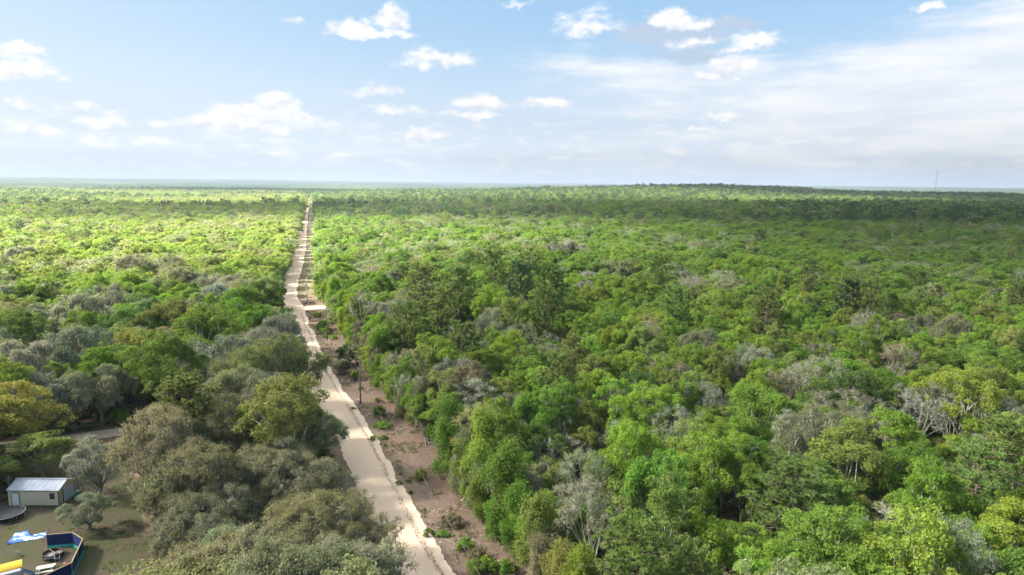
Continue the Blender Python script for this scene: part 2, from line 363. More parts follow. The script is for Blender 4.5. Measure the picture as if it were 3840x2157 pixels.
def verge_mat(b):
    p = b.n('ShaderNodeNewGeometry').outputs['Position']
    a = b.n('ShaderNodeAttribute'); a.attribute_name = 'across'; u = a.outputs['Fac']
    n1 = b.noise(p, 0.16, 4, 0.6); n2 = b.noise(p, 1.1, 6, 0.68); n3 = b.noise(p, 7.0, 4, 0.7); n4 = b.noise(b.v('MULTIPLY', p, (1, 1, 1)), 0.5, 6, 0.75, 1.5)
    y = b.sep(p)[1]
    c = b.mix(b.smooth(n2, 0.36, 0.64), (0.125, 0.092, 0.07, 1), (0.185, 0.135, 0.103, 1))
    c = b.mix(b.m('MULTIPLY', b.smooth(u, 0.35, 0.9), b.m('MULTIPLY', b.smooth(n1, 0.4, 0.6), 0.7)), c, (0.20, 0.125, 0.085, 1))   # rusty pine straw
    c = b.mix(b.m('MULTIPLY', b.smooth(n4, 0.60, 0.70), 0.75), c, (0.42, 0.345, 0.275, 1))   # bare sand
    gr = b.m('MULTIPLY', b.smooth(b.noise(p, 0.33, 5, 0.65), 0.5, 0.66), b.smooth(u, 0.75, 0.2))
    c = b.mix(b.m('MULTIPLY', gr, 0.75), c, (0.14, 0.145, 0.05, 1))
    c = b.mix(b.m('MULTIPLY', b.smooth(y, 285, 330), 0.85), c, b.mix(b.smooth(n4, 0.4, 0.6), (0.17, 0.155, 0.08, 1), (0.10, 0.10, 0.05, 1)))  # dry grass further on
    c = b.mix(b.m('MULTIPLY', b.smooth(n3, 0.64, 0.72), 0.55), c, (0.47, 0.40, 0.32, 1))
    return principled(b, c, 0.95, 0, 0.1, bump(b, n3, 0.5, 0.05))
def side_mat(b):
    p = b.n('ShaderNodeNewGeometry').outputs['Position']; n2 = b.noise(p, 1.3, 6, 0.65)
    return principled(b, b.mix(b.smooth(n2, 0.3, 0.7), (0.50, 0.39, 0.295, 1), (0.38, 0.295, 0.22, 1)), 0.95, 0, 0.1, bump(b, n2, 0.4, 0.08))
M['side'] = material('loose_sand', side_mat)
M['verge'] = material('pine_straw_verge', verge_mat)
def yard_mat(b):  # soil and grass tones darkened to stand for tree shade over the yard
    p = b.n('ShaderNodeNewGeometry').outputs['Position']
    n1 = b.noise(p, 0.22, 5, 0.65); n2 = b.noise(p, 1.5, 5, 0.65); n3 = b.noise(p, 8.0, 4, 0.7)
    c = b.mix(b.smooth(n2, 0.35, 0.65), (0.06, 0.048, 0.033, 1), (0.095, 0.074, 0.052, 1))
    c = b.mix(b.m('MULTIPLY', b.smooth(b.m('ADD', n1, b.m('MULTIPLY', b.m('SUBTRACT', n3, 0.5), 0.25)), 0.42, 0.56), 0.75), c, (0.058, 0.068, 0.027, 1))
    c = b.mix(b.m('MULTIPLY', b.smooth(n3, 0.66, 0.75), 0.5), c, (0.40, 0.34, 0.27, 1))
    return principled(b, c, 0.95, 0, 0.1, bump(b, n3, 0.5, 0.05))
M['yard'] = material('patchy_yard_grass', yard_mat)

near = smooth_path(ROADC, 0.4)
tt = near[1]
def vergew(t): return np.interp(t, [0, 40, 130, 190, 260, 300, 420, 800, 2600], [15.5, 15.5, 15.0, 15.0, 14.0, 15.0, 15.5, 15.5, 16.0])
tag(ribbon('roadside_verge', M['verge'], near, lambda t: np.full_like(t, -6.5), vergew, 0.006, 1.2, 4, 9), kind='structure')
tag(ribbon('sand_road', M['road'], near, lambda t: np.interp(t, [0, 300, 400, 2600], [-3.9, -3.9, -4.2, -4.4]), lambda t: np.interp(t, [0, 120, 300, 400, 2600], [3.5, 3.5, 3.4, 3.6, 3.7]), 0.022, 0.55, 7, 11), kind='structure')
def side_path(pts, step=0.6): return smooth_path(np.array(pts), step)
SIDE = [(-87.5, 264.0), (-84, 269.0), (-78, 272.0), (-70, 273.5), (-60, 276), (-44, 281), (-20, 287), (30, 298), (120, 320)]
tag(ribbon('side_road', M['side'], side_path(SIDE), lambda t: np.interp(t, [0, 4, 8, 13, 300], [-3.0, -5.5, -4.4, -3.6, -3.4]), lambda t: np.interp(t, [0, 4, 8, 13, 300], [3.0, 5.0, 4.0, 3.4, 3.2]), 0.028, 1.0, 12, 9), kind='structure')
LTR = [(-46, 139), (-60, 137.0), (-72, 134.2), (-79, 131.0), (-85, 128), (-98, 122), (-120, 112), (-150, 100)]
tag(ribbon('side_track', M['side'], side_path(LTR), -2.3, 2.3, 0.028, 0.5, 15, 7), kind='structure')
YARD = [(-38, 70), (-50, 84), (-57, 95), (-66, 108), (-80, 118), (-100, 124)]
tag(ribbon('yard', M['yard'], (np.array(side_path(YARD, 0.8)[0]), side_path(YARD, 0.8)[1]), -40.0, 3.0, 0.01, 1.5, 21, 30), kind='structure')
#SECTION2

# ------------------------------------------------------------------ tree builders (numpy)
def unit(v): return v/(np.linalg.norm(v, axis=-1, keepdims=True)+1e-9)
def leaves(rs, C, N, size, asp=0.75):
    """one small triangle-leaf spray at each centre C with normal N"""
    n = len(C); N = unit(N)
    a = unit(np.cross(N, unit(rs.randn(n, 3)))); b = np.cross(N, a)
    s = size*(0.6+0.8*rs.rand(n, 1))
    return np.stack([C+a*s*0.62, C-a*s*0.38+b*s*0.5*asp, C-a*s*0.38-b*s*0.5*asp], 1).reshape(-1, 3)
class Tree:
    def __init__(s): s.wv = []; s.wf = []; s.n = 0; s.lv = []; s.mv = []
    def limb(s, P, r, n=5):
        V, F = tube(P, r, n, False); s.wv.append(V); s.wf.append(np.array(F)+s.n); s.n += len(V)
    def sticks(s, A, B, r):                                 # many thin 3-sided twigs at once
        k = len(A); d = unit(B-A); a = unit(np.cross(d, np.array([0.31, 0.52, 0.79]))); b = np.cross(d, a)
        ring = [A+(a*math.cos(q)+b*math.sin(q))*np.asarray(r).reshape(-1, 1) for q in (0, 2.1, 4.2)]
        V = np.stack(ring+[B], 1).reshape(-1, 3); i = np.arange(k)[:, None]*4+s.n
        F = np.concatenate([i+np.array(q) for q in ((0, 1, 3), (1, 2, 3), (2, 0, 3))])
        s.wv.append(V); s.wf.append(('t', F)); s.n += len(V)
    def wood(s, name, mat):
        V = np.concatenate(s.wv); T = [f[1] for f in s.wf if isinstance(f, tuple)]; Q = [f for f in s.wf if not isinstance(f, tuple)]
        return mesh_np(name, V, np.concatenate(T) if T else None, [mat], quads=np.concatenate(Q) if Q else None)
    def crown(s, name, mat):
        V = np.concatenate(s.lv); return mesh_np(name, V, np.arange(len(V)).reshape(-1, 3), [mat])
    def moss(s, name, mat):
        V = np.concatenate(s.mv); return mesh_np(name, V, np.arange(len(V)).reshape(-1, 3), [mat])
    def lod(s, name, wm, lm):
        V = np.concatenate(s.wv); Q = [f for f in s.wf if not isinstance(f, tuple)]; T = [f[1] for f in s.wf if isinstance(f, tuple)]
        Q = np.concatenate(Q); parts = [np.concatenate([Q[:, :3], Q[:, [0, 2, 3]]])]+T
        T = np.concatenate(parts); nt = len(T); k = len(V)
        mi = [0]*nt
        for lv, m in ((s.lv, 1), (s.mv, 0)):
            if lv:
                X = np.concatenate(lv); T = np.concatenate([T, np.arange(len(X)).reshape(-1, 3)+k]); V = np.concatenate([V, X]); k = len(V); mi += [m]*(len(X)//3)
        return mesh_np(name, V, T, [wm, lm], mi=mi)
def broadleaf(seed, H=10.0, Rw=3.9, th=0.28, lobes=10, puffs=12, per=120, lsize=0.2, puff=0.62, open_=0.0, lean=0.0, lr=0.46, moss=0, brush=2, trunk_r=0.2, flat=0.8, droop=0.0, sticks=True, shell=0.5):
    """limbs reach out to lobes of the crown, each lobe is a bunch of leaf puffs on branchlets"""
    rs = np.random.RandomState(seed); T = Tree()
    t0 = np.array([rs.randn()*0.2, rs.randn()*0.2, 0]); fork = np.array([lean*1.5+rs.randn()*0.09*Rw, rs.randn()*0.09*Rw, H*th])
    T.limb([(0, 0, -0.04*H), fork*0.45+t0*0.1*Rw, fork], [trunk_r*1.25, trunk_r, trunk_r*0.85], 7)
    cz = H*(th+1)/2+H*0.05; sz = (H-H*th)/2; ga = 2.39996; ph = rs.rand()*7
    e1, e2 = rs.rand()*6.3, rs.rand()*6.3
    for i in range(lobes):
        f = (i+0.5)/lobes; zz = 1-1.62*f; rad = math.sqrt(max(0, 1-zz*zz)); an = ph+i*ga+rs.randn()*0.35
        k = (0.44+0.44*rs.rand())*(1+0.20*math.sin(an+e1)+0.12*math.sin(2*an+e2))
        c = np.array([math.cos(an)*rad*Rw*k+lean*2.2, math.sin(an)*rad*Rw*k, cz+zz*sz*(0.5+0.35*rs.rand())])
        rl = Rw*lr*(0.5+0.8*rs.rand())*(1.0 if zz > -0.2 else 0.8)
        mid = fork*0.45+c*0.55; mid[2] = fork[2]*0.4+c[2]*0.6-0.03*H+rs.randn()*0.03*H; mid[:2] += rs.randn(2)*0.07*Rw
        T.limb([fork-[0, 0, (0.02+0.06*rs.rand())*H], mid, c], [trunk_r*0.6, trunk_r*0.4, trunk_r*0.2], 5)
        out = unit(c-np.array([lean*1.6, 0, cz-sz*0.4]))
        d = rs.randn(puffs, 3); d[:, 2] += 0.5; d = unit(unit(d)+out*0.5)
        tp = c+d*rl*np.array([1, 1, flat])*(0.7+0.5*rs.rand(puffs, 1))
        tp[:, 2] -= droop*np.hypot(tp[:, 0]-c[0], tp[:, 1]-c[1])
        if sticks:
            nb = max(3, puffs//4); hub = c+unit(rs.randn(nb, 3)+out)*rl*0.42
            T.sticks(np.repeat(c[None], nb, 0), hub, np.full(nb, trunk_r*0.2))
            di = ((tp[:, None]-hub[None])**2).sum(-1).argmin(1); T.sticks(hub[di], tp, np.full(puffs, trunk_r*0.13))
            for _ in range(brush):
                T.sticks(tp-d*rl*0.2*rs.rand(puffs, 1), tp+unit(rs.randn(puffs, 3)+d*0.8)*rl*(0.22+0.36*rs.rand(puffs, 1)), np.full(puffs, 0.02*min(1, Rw/3)))
        keep = rs.rand(puffs) >= open_
        if per and keep.any():
            tk = tp[keep]; dk = d[keep]; m = len(tk); pr = puff*(0.6+0.75*rs.rand(m, 1, 1))
            e = unit(rs.randn(m, per, 3)+dk[:, None]*0.55+np.array([0, 0, 0.45]))
            C = tk[:, None]+e*pr*np.array([1.08, 1.08, 0.8])*(shell+(1.25-shell)*rs.rand(m, per, 1)); C = C.reshape(-1, 3)
            N = e.reshape(-1, 3)*0.75+np.array([0, 0, 0.35])+rs.randn(m*per, 3)*0.5
            T.lv.append(leaves(rs, C, N, lsize))
        if moss:
            q = np.repeat(tp, moss, 0)+rs.randn(puffs*moss, 3)*np.array([0.22, 0.22, 0.15])-[0, 0, 0.1]; k = len(q)
            ln = 0.3+1.2*rs.rand(k, 1)**2; a2 = rs.rand(k)*6.3; s_ = np.stack([np.cos(a2), np.sin(a2), 0*a2], 1)*(0.05+0.06*rs.rand(k, 1))
            T.mv.append(np.stack([q-s_, q+s_, q-np.array([0, 0, 1])*ln+rs.randn(k, 3)*0.08], 1).reshape(-1, 3))
    return T
def pine(seed, H=13.5, Rw=3.9, base=0.45, nb=36, tufts=9, needles=36, nl=0.44, nw=0.08, trunk_r=0.2, dead=3):
    rs = np.random.RandomState(seed); T = Tree()
    bend = rs.randn(2)*0.35
    ax = lambda f: np.array([bend[0]*f*f+0.1*math.sin(5*f+seed), bend[1]*f*f, H*f])
    T.limb([ax(f)-[0, 0, 0.4*(f == 0)] for f in (0, 0.25, 0.5, 0.75, 0.97)], [trunk_r*1.2, trunk_r, trunk_r*0.8, trunk_r*0.5, 0.05], 6)
    for i in range(nb):
        f = base+(1-base)*((i+rs.rand())/nb)
        q = (f-base)/(1-base); ln = Rw*(0.45+0.6*math.sin(math.pi*min(1, q*0.78+0.16)))*(0.7+0.4*rs.rand())*(1-q*0.22)
        an = i*2.4+rs.rand(); o = ax(min(f, 0.97)); dr = np.array([math.cos(an), math.sin(an), 0.12+0.75*q*q+rs.randn()*0.12])
        e = o+dr*ln; m = o+dr*ln*0.5+[0, 0, -0.12*ln]
        T.limb([o, m, e], [0.07, 0.05, 0.025], 4)
        k = tufts; s = 0.35+0.65*rs.rand(k, 1)
        c = o+(dr*ln)*s+rs.randn(k, 3)*np.array([0.42, 0.42, 0.28])*(0.5+ln/Rw*0.7); c[:, 2] += 0.12
        T.sticks(o+(dr*ln)*s*0.85, c, np.full(k, 0.02))
        dn = unit(rs.randn(k, needles, 3)+np.array([0, 0, 0.55])+unit(dr)*0.3).reshape(-1, 3)
        C = np.repeat(c, needles, 0); sd = unit(np.cross(dn, rs.randn(len(dn), 3)))*nw
        T.lv.append(np.stack([C+dn*0.04-sd, C+dn*0.04+sd, C+dn*nl*(0.7+0.5*rs.rand(len(dn), 1))], 1).reshape(-1, 3))
    for i in range(dead):
        f = 0.22+(base-0.2)*rs.rand(); o = ax(f); an = rs.rand()*6.3; l = 1+1.4*rs.rand()
        T.limb([o, o+np.array([math.cos(an), math.sin(an), 0.25])*l], [0.05, 0.02], 4)
    return T
def vine_column(seed, H=9.0, Rw=1.4, per=70, tips=26, lsize=0.17, n=9):
    rs = np.random.RandomState(seed); T = Tree()
    T.limb([(0, 0, -0.4), (0.15, 0.1, H*0.5), (0.1, 0.0, H*0.92)], [0.16, 0.12, 0.05], 6)
    for i in range(n):
        f = 0.14+0.82*(i+0.5)/n; r = Rw*(0.75+0.4*rs.rand())*(1.0-0.45*max(0, f-0.75)/0.25)
        c = np.array([rs.randn()*0.35, rs.randn()*0.35, H*f])
        d = unit(rs.randn(tips, 3)*np.array([1, 1, 0.7])); tp = c+d*r*np.array([1, 1, 0.85])*(0.75+0.35*rs.rand(tips, 1))
        T.sticks(np.repeat(c[None], tips, 0), tp, np.full(tips, 0.018))
        C = (tp[:, None]+rs.randn(tips, per, 3)*np.array([0.26, 0.26, 0.42])).reshape(-1, 3)
        T.lv.append(leaves(rs, C, np.repeat(d, per, 0)+np.array([0, 0, 0.35])+rs.randn(len(C), 3)*0.5, lsize))
    return T
# variants: hi detail meshes shared by the individual trees
KIND = {}                                                   # kind -> nominal height, crown radius, crown centre, list of (trunk, crown, moss)
def variants(kind, H, Rw, cz, trees, wm, mossy=False):
    KIND[kind] = dict(H=H, R=Rw, cz=cz, v=[(t.wood('trunk', M[wm]), t.crown('crown', M['leaf']) if t.lv else None, t.moss('hanging_moss', M['moss']) if t.mv else None) for t in trees])
variants('oak', 10, 3.9, 6.4, [broadleaf(10+i, lobes=10+i % 4, per=125, puffs=12, th=0.22+0.04*(i % 3), lr=0.40+0.03*(i % 3)) for i in range(8)], 'pale')
variants('slim', 10.5, 2.7, 6.6, [broadleaf(30+i, H=10.5, Rw=2.7, lobes=10, per=105, puffs=10, puff=0.52, lsize=0.19, th=0.2, lr=0.5) for i in range(5)], 'pale')
variants('bud', 10, 3.8, 6.3, [broadleaf(50+i, lobes=11, per=48, puffs=13, lsize=0.15, puff=0.6, brush=9, open_=0.12, th=0.2, shell=0.4) for i in range(5)], 'pale')
variants('mossy', 10.5, 5.2, 6.0, [broadleaf(70+i, H=10.5, Rw=5.2, lobes=14, per=85, puffs=13, lsize=0.17, puff=0.68, brush=6, moss=14, th=0.2, lr=0.34, trunk_r=0.34, droop=0.2, open_=0.1, shell=0.5) for i in range(5)], 'bark')
variants('olive', 10, 5.0, 5.8, [broadleaf(90+i, H=10, Rw=5.0, lobes=20, per=95, puffs=17, lsize=0.15, puff=0.66, brush=8, moss=3, th=0.18, lr=0.32, trunk_r=0.32, droop=0.14, shell=0.25) for i in range(5)], 'bark')
variants('great', 11, 9.5, 6.3, [broadleaf(100+i, H=11, Rw=9.5, lobes=58, per=105, puffs=16, lsize=0.15, puff=0.72, brush=7, moss=3, th=0.16, lr=0.20, trunk_r=0.5, droop=0.12, shell=0.25) for i in range(2)], 'bark')
variants('pine', 13.5, 3.9, 9.6, [pine(110+i) for i in range(6)], 'pbark')
variants('bare', 9.0, 3.0, 6.0, [broadleaf(130+i, H=9, Rw=3.0, lobes=10, per=0, puffs=14, brush=9, th=0.26, trunk_r=0.17, lr=0.5) for i in range(4)], 'pale')
variants('vine', 9.0, 1.6, 5.0, [vine_column(150+i) for i in range(4)], 'bark')
SHRUB = [broadleaf(170+i, H=1.0, Rw=0.75, lobes=9, per=40, puffs=10, lsize=0.10, puff=0.17, th=-0.35, trunk_r=0.03, lr=0.5, brush=1) for i in range(4)]
SHRUBM = [(t.wood('stem', M['bark']), t.crown('crown', M['leaf'])) for t in SHRUB]

# far variants for the mass of the wood: coarser foliage, trunk and crown in one mesh
def hidden_coll(name, meshes):
    c = bpy.data.collections.new(name)
    for i, me in enumerate(meshes): c.objects.link(bpy.data.objects.new('%s_%02d' % (name, i), me))
    return c
wm, lm = M['bark'], M['leaf']
mid_meshes, MIDIDX = [], {}
def reg(kind, ms): MIDIDX[kind] = list(range(len(mid_meshes), len(mid_meshes)+len(ms))); mid_meshes.extend(ms)
reg('oak', [broadleaf(210+i, lobes=12, per=62, puffs=11, lsize=0.30, puff=0.72, brush=0).lod('oak', M['pale'], lm) for i in range(6)])
reg('slim', [broadleaf(220+i, H=10.5, Rw=2.7, lobes=10, per=56, puffs=9, lsize=0.29, puff=0.6, brush=0, lr=0.5).lod('slim', M['pale'], lm) for i in range(4)])
reg('bud', [broadleaf(230+i, lobes=11, per=18, puffs=10, lsize=0.3, puff=0.6, brush=4, shell=0.4).lod('bud', M['pale'], lm) for i in range(3)])
reg('mossy', [broadleaf(240+i, H=10.5, Rw=5.2, lobes=14, per=44, puffs=11, lsize=0.29, puff=0.75, brush=2, moss=3, lr=0.36, droop=0.2, shell=0.5).lod('mossy', M['moss'], lm) for i in range(3)])
reg('olive', [broadleaf(250+i, H=10, Rw=5.0, lobes=16, per=48, puffs=11, lsize=0.29, puff=0.72, brush=2, lr=0.34, shell=0.5).lod('olive', wm, lm) for i in range(3)])
reg('pine', [pine(260+i, nb=26, tufts=6, needles=13, nl=0.55, nw=0.17, dead=1).lod('pine', M['pbark'], lm) for i in range(4)])
reg('bare', [broadleaf(270+i, H=9, Rw=3, lobes=10, per=0, puffs=12, brush=5, lr=0.5).lod('bare', M['pale'], lm) for i in range(2)])
reg('vine', [vine_column(280+i, per=20, tips=16, lsize=0.32).lod('vine', wm, lm) for i in range(2)])
far_meshes, FARIDX = [], {}
def regf(kind, ms): FARIDX[kind] = list(range(len(far_meshes), len(far_meshes)+len(ms))); far_meshes.extend(ms)
regf('oak', [broadleaf(310+i, lobes=10, per=14, puffs=7, lsize=0.72, puff=0.95, sticks=False).lod('far_oak', wm, lm) for i in range(5)])
regf('pine', [pine(320+i, nb=14, tufts=4, needles=7, nl=0.95, nw=0.45, dead=0).lod('far_pine', M['pbark'], lm) for i in range(3)])
regf('mossy', [broadleaf(330+i, H=10.5, Rw=5.0, lobes=11, per=14, puffs=8, lsize=0.72, puff=1.0, sticks=False).lod('far_mossy', wm, lm) for i in range(2)])
for k_ in ('slim', 'bud', 'bare', 'vine'): FARIDX[k_] = FARIDX['oak']
FARIDX['olive'] = FARIDX['mossy']; FARIDX['great'] = FARIDX['mossy']; MIDIDX['great'] = MIDIDX['olive']

# ------------------------------------------------------------------ foliage colours (base colours, by look)
TINT = {'lime green': (0.25, 0.35, 0.058), 'fresh green': (0.19, 0.29, 0.055), 'deep green': (0.13, 0.205, 0.055), 'yellow-green': (0.27, 0.315, 0.09), 'golden': (0.33, 0.315, 0.085),
        'olive': (0.255, 0.255, 0.145), 'grey-green': (0.27, 0.28, 0.185), 'silvery grey': (0.33, 0.34, 0.26), 'rusty brown': (0.30, 0.23, 0.145), 'pine green': (0.235, 0.30, 0.095), 'dark pine green': (0.105, 0.165, 0.075), 'pale grey': (0.4, 0.4, 0.36)}
# ------------------------------------------------------------------ where trees stand
def poly_in(x, y, poly):
    x = np.asarray(x); y = np.asarray(y); r = np.zeros(x.shape, bool); n = len(poly)
    for i in range(n):
        x1, y1 = poly[i]; x2, y2 = poly[(i+1) % n]
        c = ((y1 > y) != (y2 > y)) & (x < (x2-x1)*(y-y1)/(y2-y1+1e-12)+x1); r ^= c
    return r
YARDP = [(-100, 94), (-81, 96), (-80, 105), (-91, 116), (-88, 126), (-66, 132), (-57, 127), (-52, 121), (-56, 106), (-54, 97), (-42, 84), (-35, 66), (-32, 30), (-100, 30)]
HOUSE = g(2118, 1050)
def seg_dist(x, y, P):
    P = np.asarray(P, float); d = np.full(np.shape(x), 1e9)
    for a, b in zip(P[:-1], P[1:]):
        ab = b-a; t = np.clip(((x-a[0])*ab[0]+(y-a[1])*ab[1])/(ab@ab), 0, 1)
        d = np.minimum(d, np.hypot(x-a[0]-t*ab[0], y-a[1]-t*ab[1]))
    return d
def allowed(x, y, pad=0.0):
    off = road_off(x, y)
    ok = ((off < -np.where(y < 330, 7.0, 5.0)-pad) | (off > np.where(y < 300, 13.8, 15.4)+pad)) | (y > 2250)
    ok &= ~poly_in(x, y, YARDP)
    ok &= seg_dist(x, y, SIDE) > 5.2+pad
    ok &= seg_dist(x, y, LTR) > 3.6+pad
    ok &= ~((np.abs(x-HOUSE[0]) < 8) & (y > HOUSE[1]-9) & (y < HOUSE[1]+8))
    return ok
TREES = []                                                  # (x, y, kind, look, scale, zscale, rot, hero)
def hero(u, v, wpx, kind, look, zs=1.0):
    K = KIND[kind]; s = 1.0; u *= 1.4907; v *= 1.4907; wpx *= 1.4907
    for _ in range(6):
        p = g(u, v, K['cz']*s*zs); dep = (p-np.array([0, 0, CAMH]))@FW; s = np.clip(wpx*dep/FPX/(2*K['R']), 0.45, 1.7)
    off = float(road_off(p[0], p[1])); rr_ = K['R']*s; x_ = p[0]
    if p[1] < 420:
        if off < 4 and off > -(1.13*rr_+2.6): x_ -= off+(1.13*rr_+2.6)
        if off >= 4 and off < 11.6+0.8*rr_: x_ += 11.6+0.8*rr_-off
    TREES.append([x_, p[1], kind, look, s, zs, random.random()*6.28, True])
random.seed(5)
for h in [(500,1335,330,'great','olive'),(790,1350,350,'great','olive'),(680,1215,310,'great','olive'),(580,1445,240,'olive','grey-green'),
          (730,1065,260,'oak','yellow-green'),(640,1110,150,'oak','lime green'),(700,945,250,'olive','yellow-green'),(640,990,130,'olive','olive'),(765,905,110,'mossy','grey-green'),
          (435,1040,215,'pine','pine green',.78),(500,1115,110,'pine','pine green',.7),(480,1165,100,'pine','pine green',.55),(50,1050,170,'oak','golden',.8),(105,1135,160,'oak','yellow-green',.55),(20,1180,90,'slim','deep green',.45),
          (245,1175,150,'mossy','silvery grey',1.0),(225,1285,110,'mossy','grey-green',.8),
          (60,940,190,'mossy','silvery grey'),(185,905,190,'mossy','grey-green'),(255,985,150,'mossy','grey-green'),(90,1010,150,'mossy','silvery grey'),(170,1010,130,'mossy','silvery grey'),
          (400,930,230,'oak','fresh green'),(350,890,130,'oak','yellow-green'),(520,925,130,'bare','pale grey'),(585,915,150,'mossy','silvery grey'),(600,980,120,'mossy','grey-green'),(660,880,120,'bud','grey-green'),
          (200,815,190,'mossy','silvery grey'),(110,820,130,'mossy','grey-green'),(60,860,130,'oak','deep green'),(280,780,120,'mossy','silvery grey'),(500,850,150,'oak','fresh green'),(440,830,130,'oak','yellow-green'),(370,820,120,'oak','deep green'),(640,830,150,'oak','fresh green'),(700,835,110,'oak','deep green'),
          (660,755,140,'oak','deep green'),(600,770,130,'oak','fresh green'),(540,765,120,'mossy','silvery grey'),(430,690,190,'olive','olive'),(330,690,150,'olive','olive'),(120,640,130,'olive','olive'),(60,660,110,'mossy','grey-green'),
          (730,870,70,'oak','deep green'),
          # right of the road
          (930,885,52,'vine','lime green'),(868,765,34,'vine','fresh green'),(848,735,32,'vine','fresh green'),(888,790,40,'vine','lime green'),(835,705,26,'vine','fresh green'),(825,685,24,'vine','lime green'),(905,770,60,'mossy','grey-green',1.1),
          (985,935,100,'bud','olive'),(1005,1010,60,'vine','olive'),(1030,1090,70,'vine','fresh green'),(1065,1050,80,'slim','lime green'),(1075,1140,90,'vine','lime green'),(1115,1010,100,'slim','yellow-green'),(1165,1215,90,'vine','fresh green'),(1200,1300,70,'vine','fresh green'),(1262,1330,80,'vine','yellow-green'),(1130,1200,50,'vine','olive'),(1040,1150,60,'vine','olive'),
          (1205,1090,150,'bud','golden'),(1190,1025,140,'bud','silvery grey'),(1295,1050,120,'bud','grey-green'),(1290,1120,100,'bud','rusty brown'),
          (1400,965,135,'pine','pine green'),(1020,835,110,'pine','pine green'),(1105,790,110,'pine','pine green'),(1160,740,120,'pine','pine green'),(1070,725,90,'pine','pine green'),(1255,680,100,'pine','pine green'),(1295,715,110,'pine','dark pine green'),(1395,735,110,'pine','pine green'),(1370,790,110,'pine','pine green'),(1285,815,100,'pine','pine green'),(985,865,80,'pine','pine green'),(1080,850,80,'pine','pine green'),(1700,780,100,'pine','pine green'),(1920,790,110,'pine','pine green'),(1640,690,90,'pine','pine green'),(2120,760,90,'pine','dark pine green'),
          (1150,865,80,'bare','pale grey'),(1590,1055,95,'bare','pale grey'),(1450,1235,70,'bare','pale grey'),(1440,1150,80,'bare','pale grey'),(2215,1345,140,'bare','pale grey'),(2300,1055,100,'bare','pale grey'),(2390,1065,90,'bare','pale grey'),(1990,975,80,'bare','pale grey'),(2330,1180,90,'bud','grey-green'),(2250,1440,95,'bud','pale grey'),
          (1970,1275,210,'pine','pine green',.8),(2450,1215,170,'pine','pine green'),(2540,1150,150,'pine','pine green'),(2240,925,110,'bud','rusty brown'),(1700,1110,140,'bud','silvery grey'),(1560,1115,110,'bud','silvery grey'),(1680,960,120,'olive','olive'),(1950,990,110,'bud','rusty brown'),
          (1220,930,120,'oak','fresh green'),(1330,940,110,'oak','fresh green'),(1230,790,110,'oak','lime green'),(1590,870,110,'oak','lime green'),(1480,960,100,'oak','yellow-green'),(1320,1210,110,'oak','lime green'),(1420,1340,110,'oak','lime green'),(1310,1330,120,'oak','lime green'),(1530,1200,130,'oak','lime green'),(1690,1190,110,'oak','yellow-green'),(1600,1400,130,'oak','yellow-green'),(1700,1310,120,'oak','fresh green'),
          (1920,1050,170,'oak','fresh green'),(1880,1110,120,'oak','lime green'),(2120,1180,190,'oak','yellow-green'),(2290,1230,140,'oak','lime green'),(2420,1020,150,'oak','lime green'),(2430,1400,150,'oak','lime green'),(1830,1380,120,'oak','lime green'),(2080,1400,120,'oak','fresh green'),(1640,1130,110,'oak','fresh green'),(2100,960,130,'oak','lime green'),(1770,1010,110,'bud','silvery grey'),(1860,960,110,'olive','olive'),(1440,640,80,'mossy','silvery grey'),(1390,645,80,'olive','olive')]:
    hero(*h)
HX = np.array([[t[0], t[1], KIND[t[2]]['R']*t[4]] for t in TREES])
rs = np.random.RandomState(11)
def in_view(x, y, z=8.0, m=260):
    px, py, dz = proj(np.stack([x, y, height(x, y)+z], 1)); return (dz > 5) & (px > -m-4000/np.maximum(dz, 1)*8) & (px < 3840+m+4000/np.maximum(dz, 1)*8) & (py < 2157+900) & (y > 40)
def jitter_grid(r0, r1, s):
    n = int(r1/s)+2; ix, iy = np.meshgrid(np.arange(-n, n+1), np.arange(0, n+1)); x = (ix+0.5*(iy % 2))*s; y = iy*s*0.9
    x = x.ravel()+rs.uniform(-0.42, 0.42, x.size)*s; y = y.ravel()+rs.uniform(-0.42, 0.42, y.size)*s
    r = np.hypot(x, y); k = (r >= r0) & (r < r1) & (np.abs(x) < y*1.0+40); x, y = x[k], y[k]
    k = in_view(x, y) & allowed(x, y); return x[k], y[k]
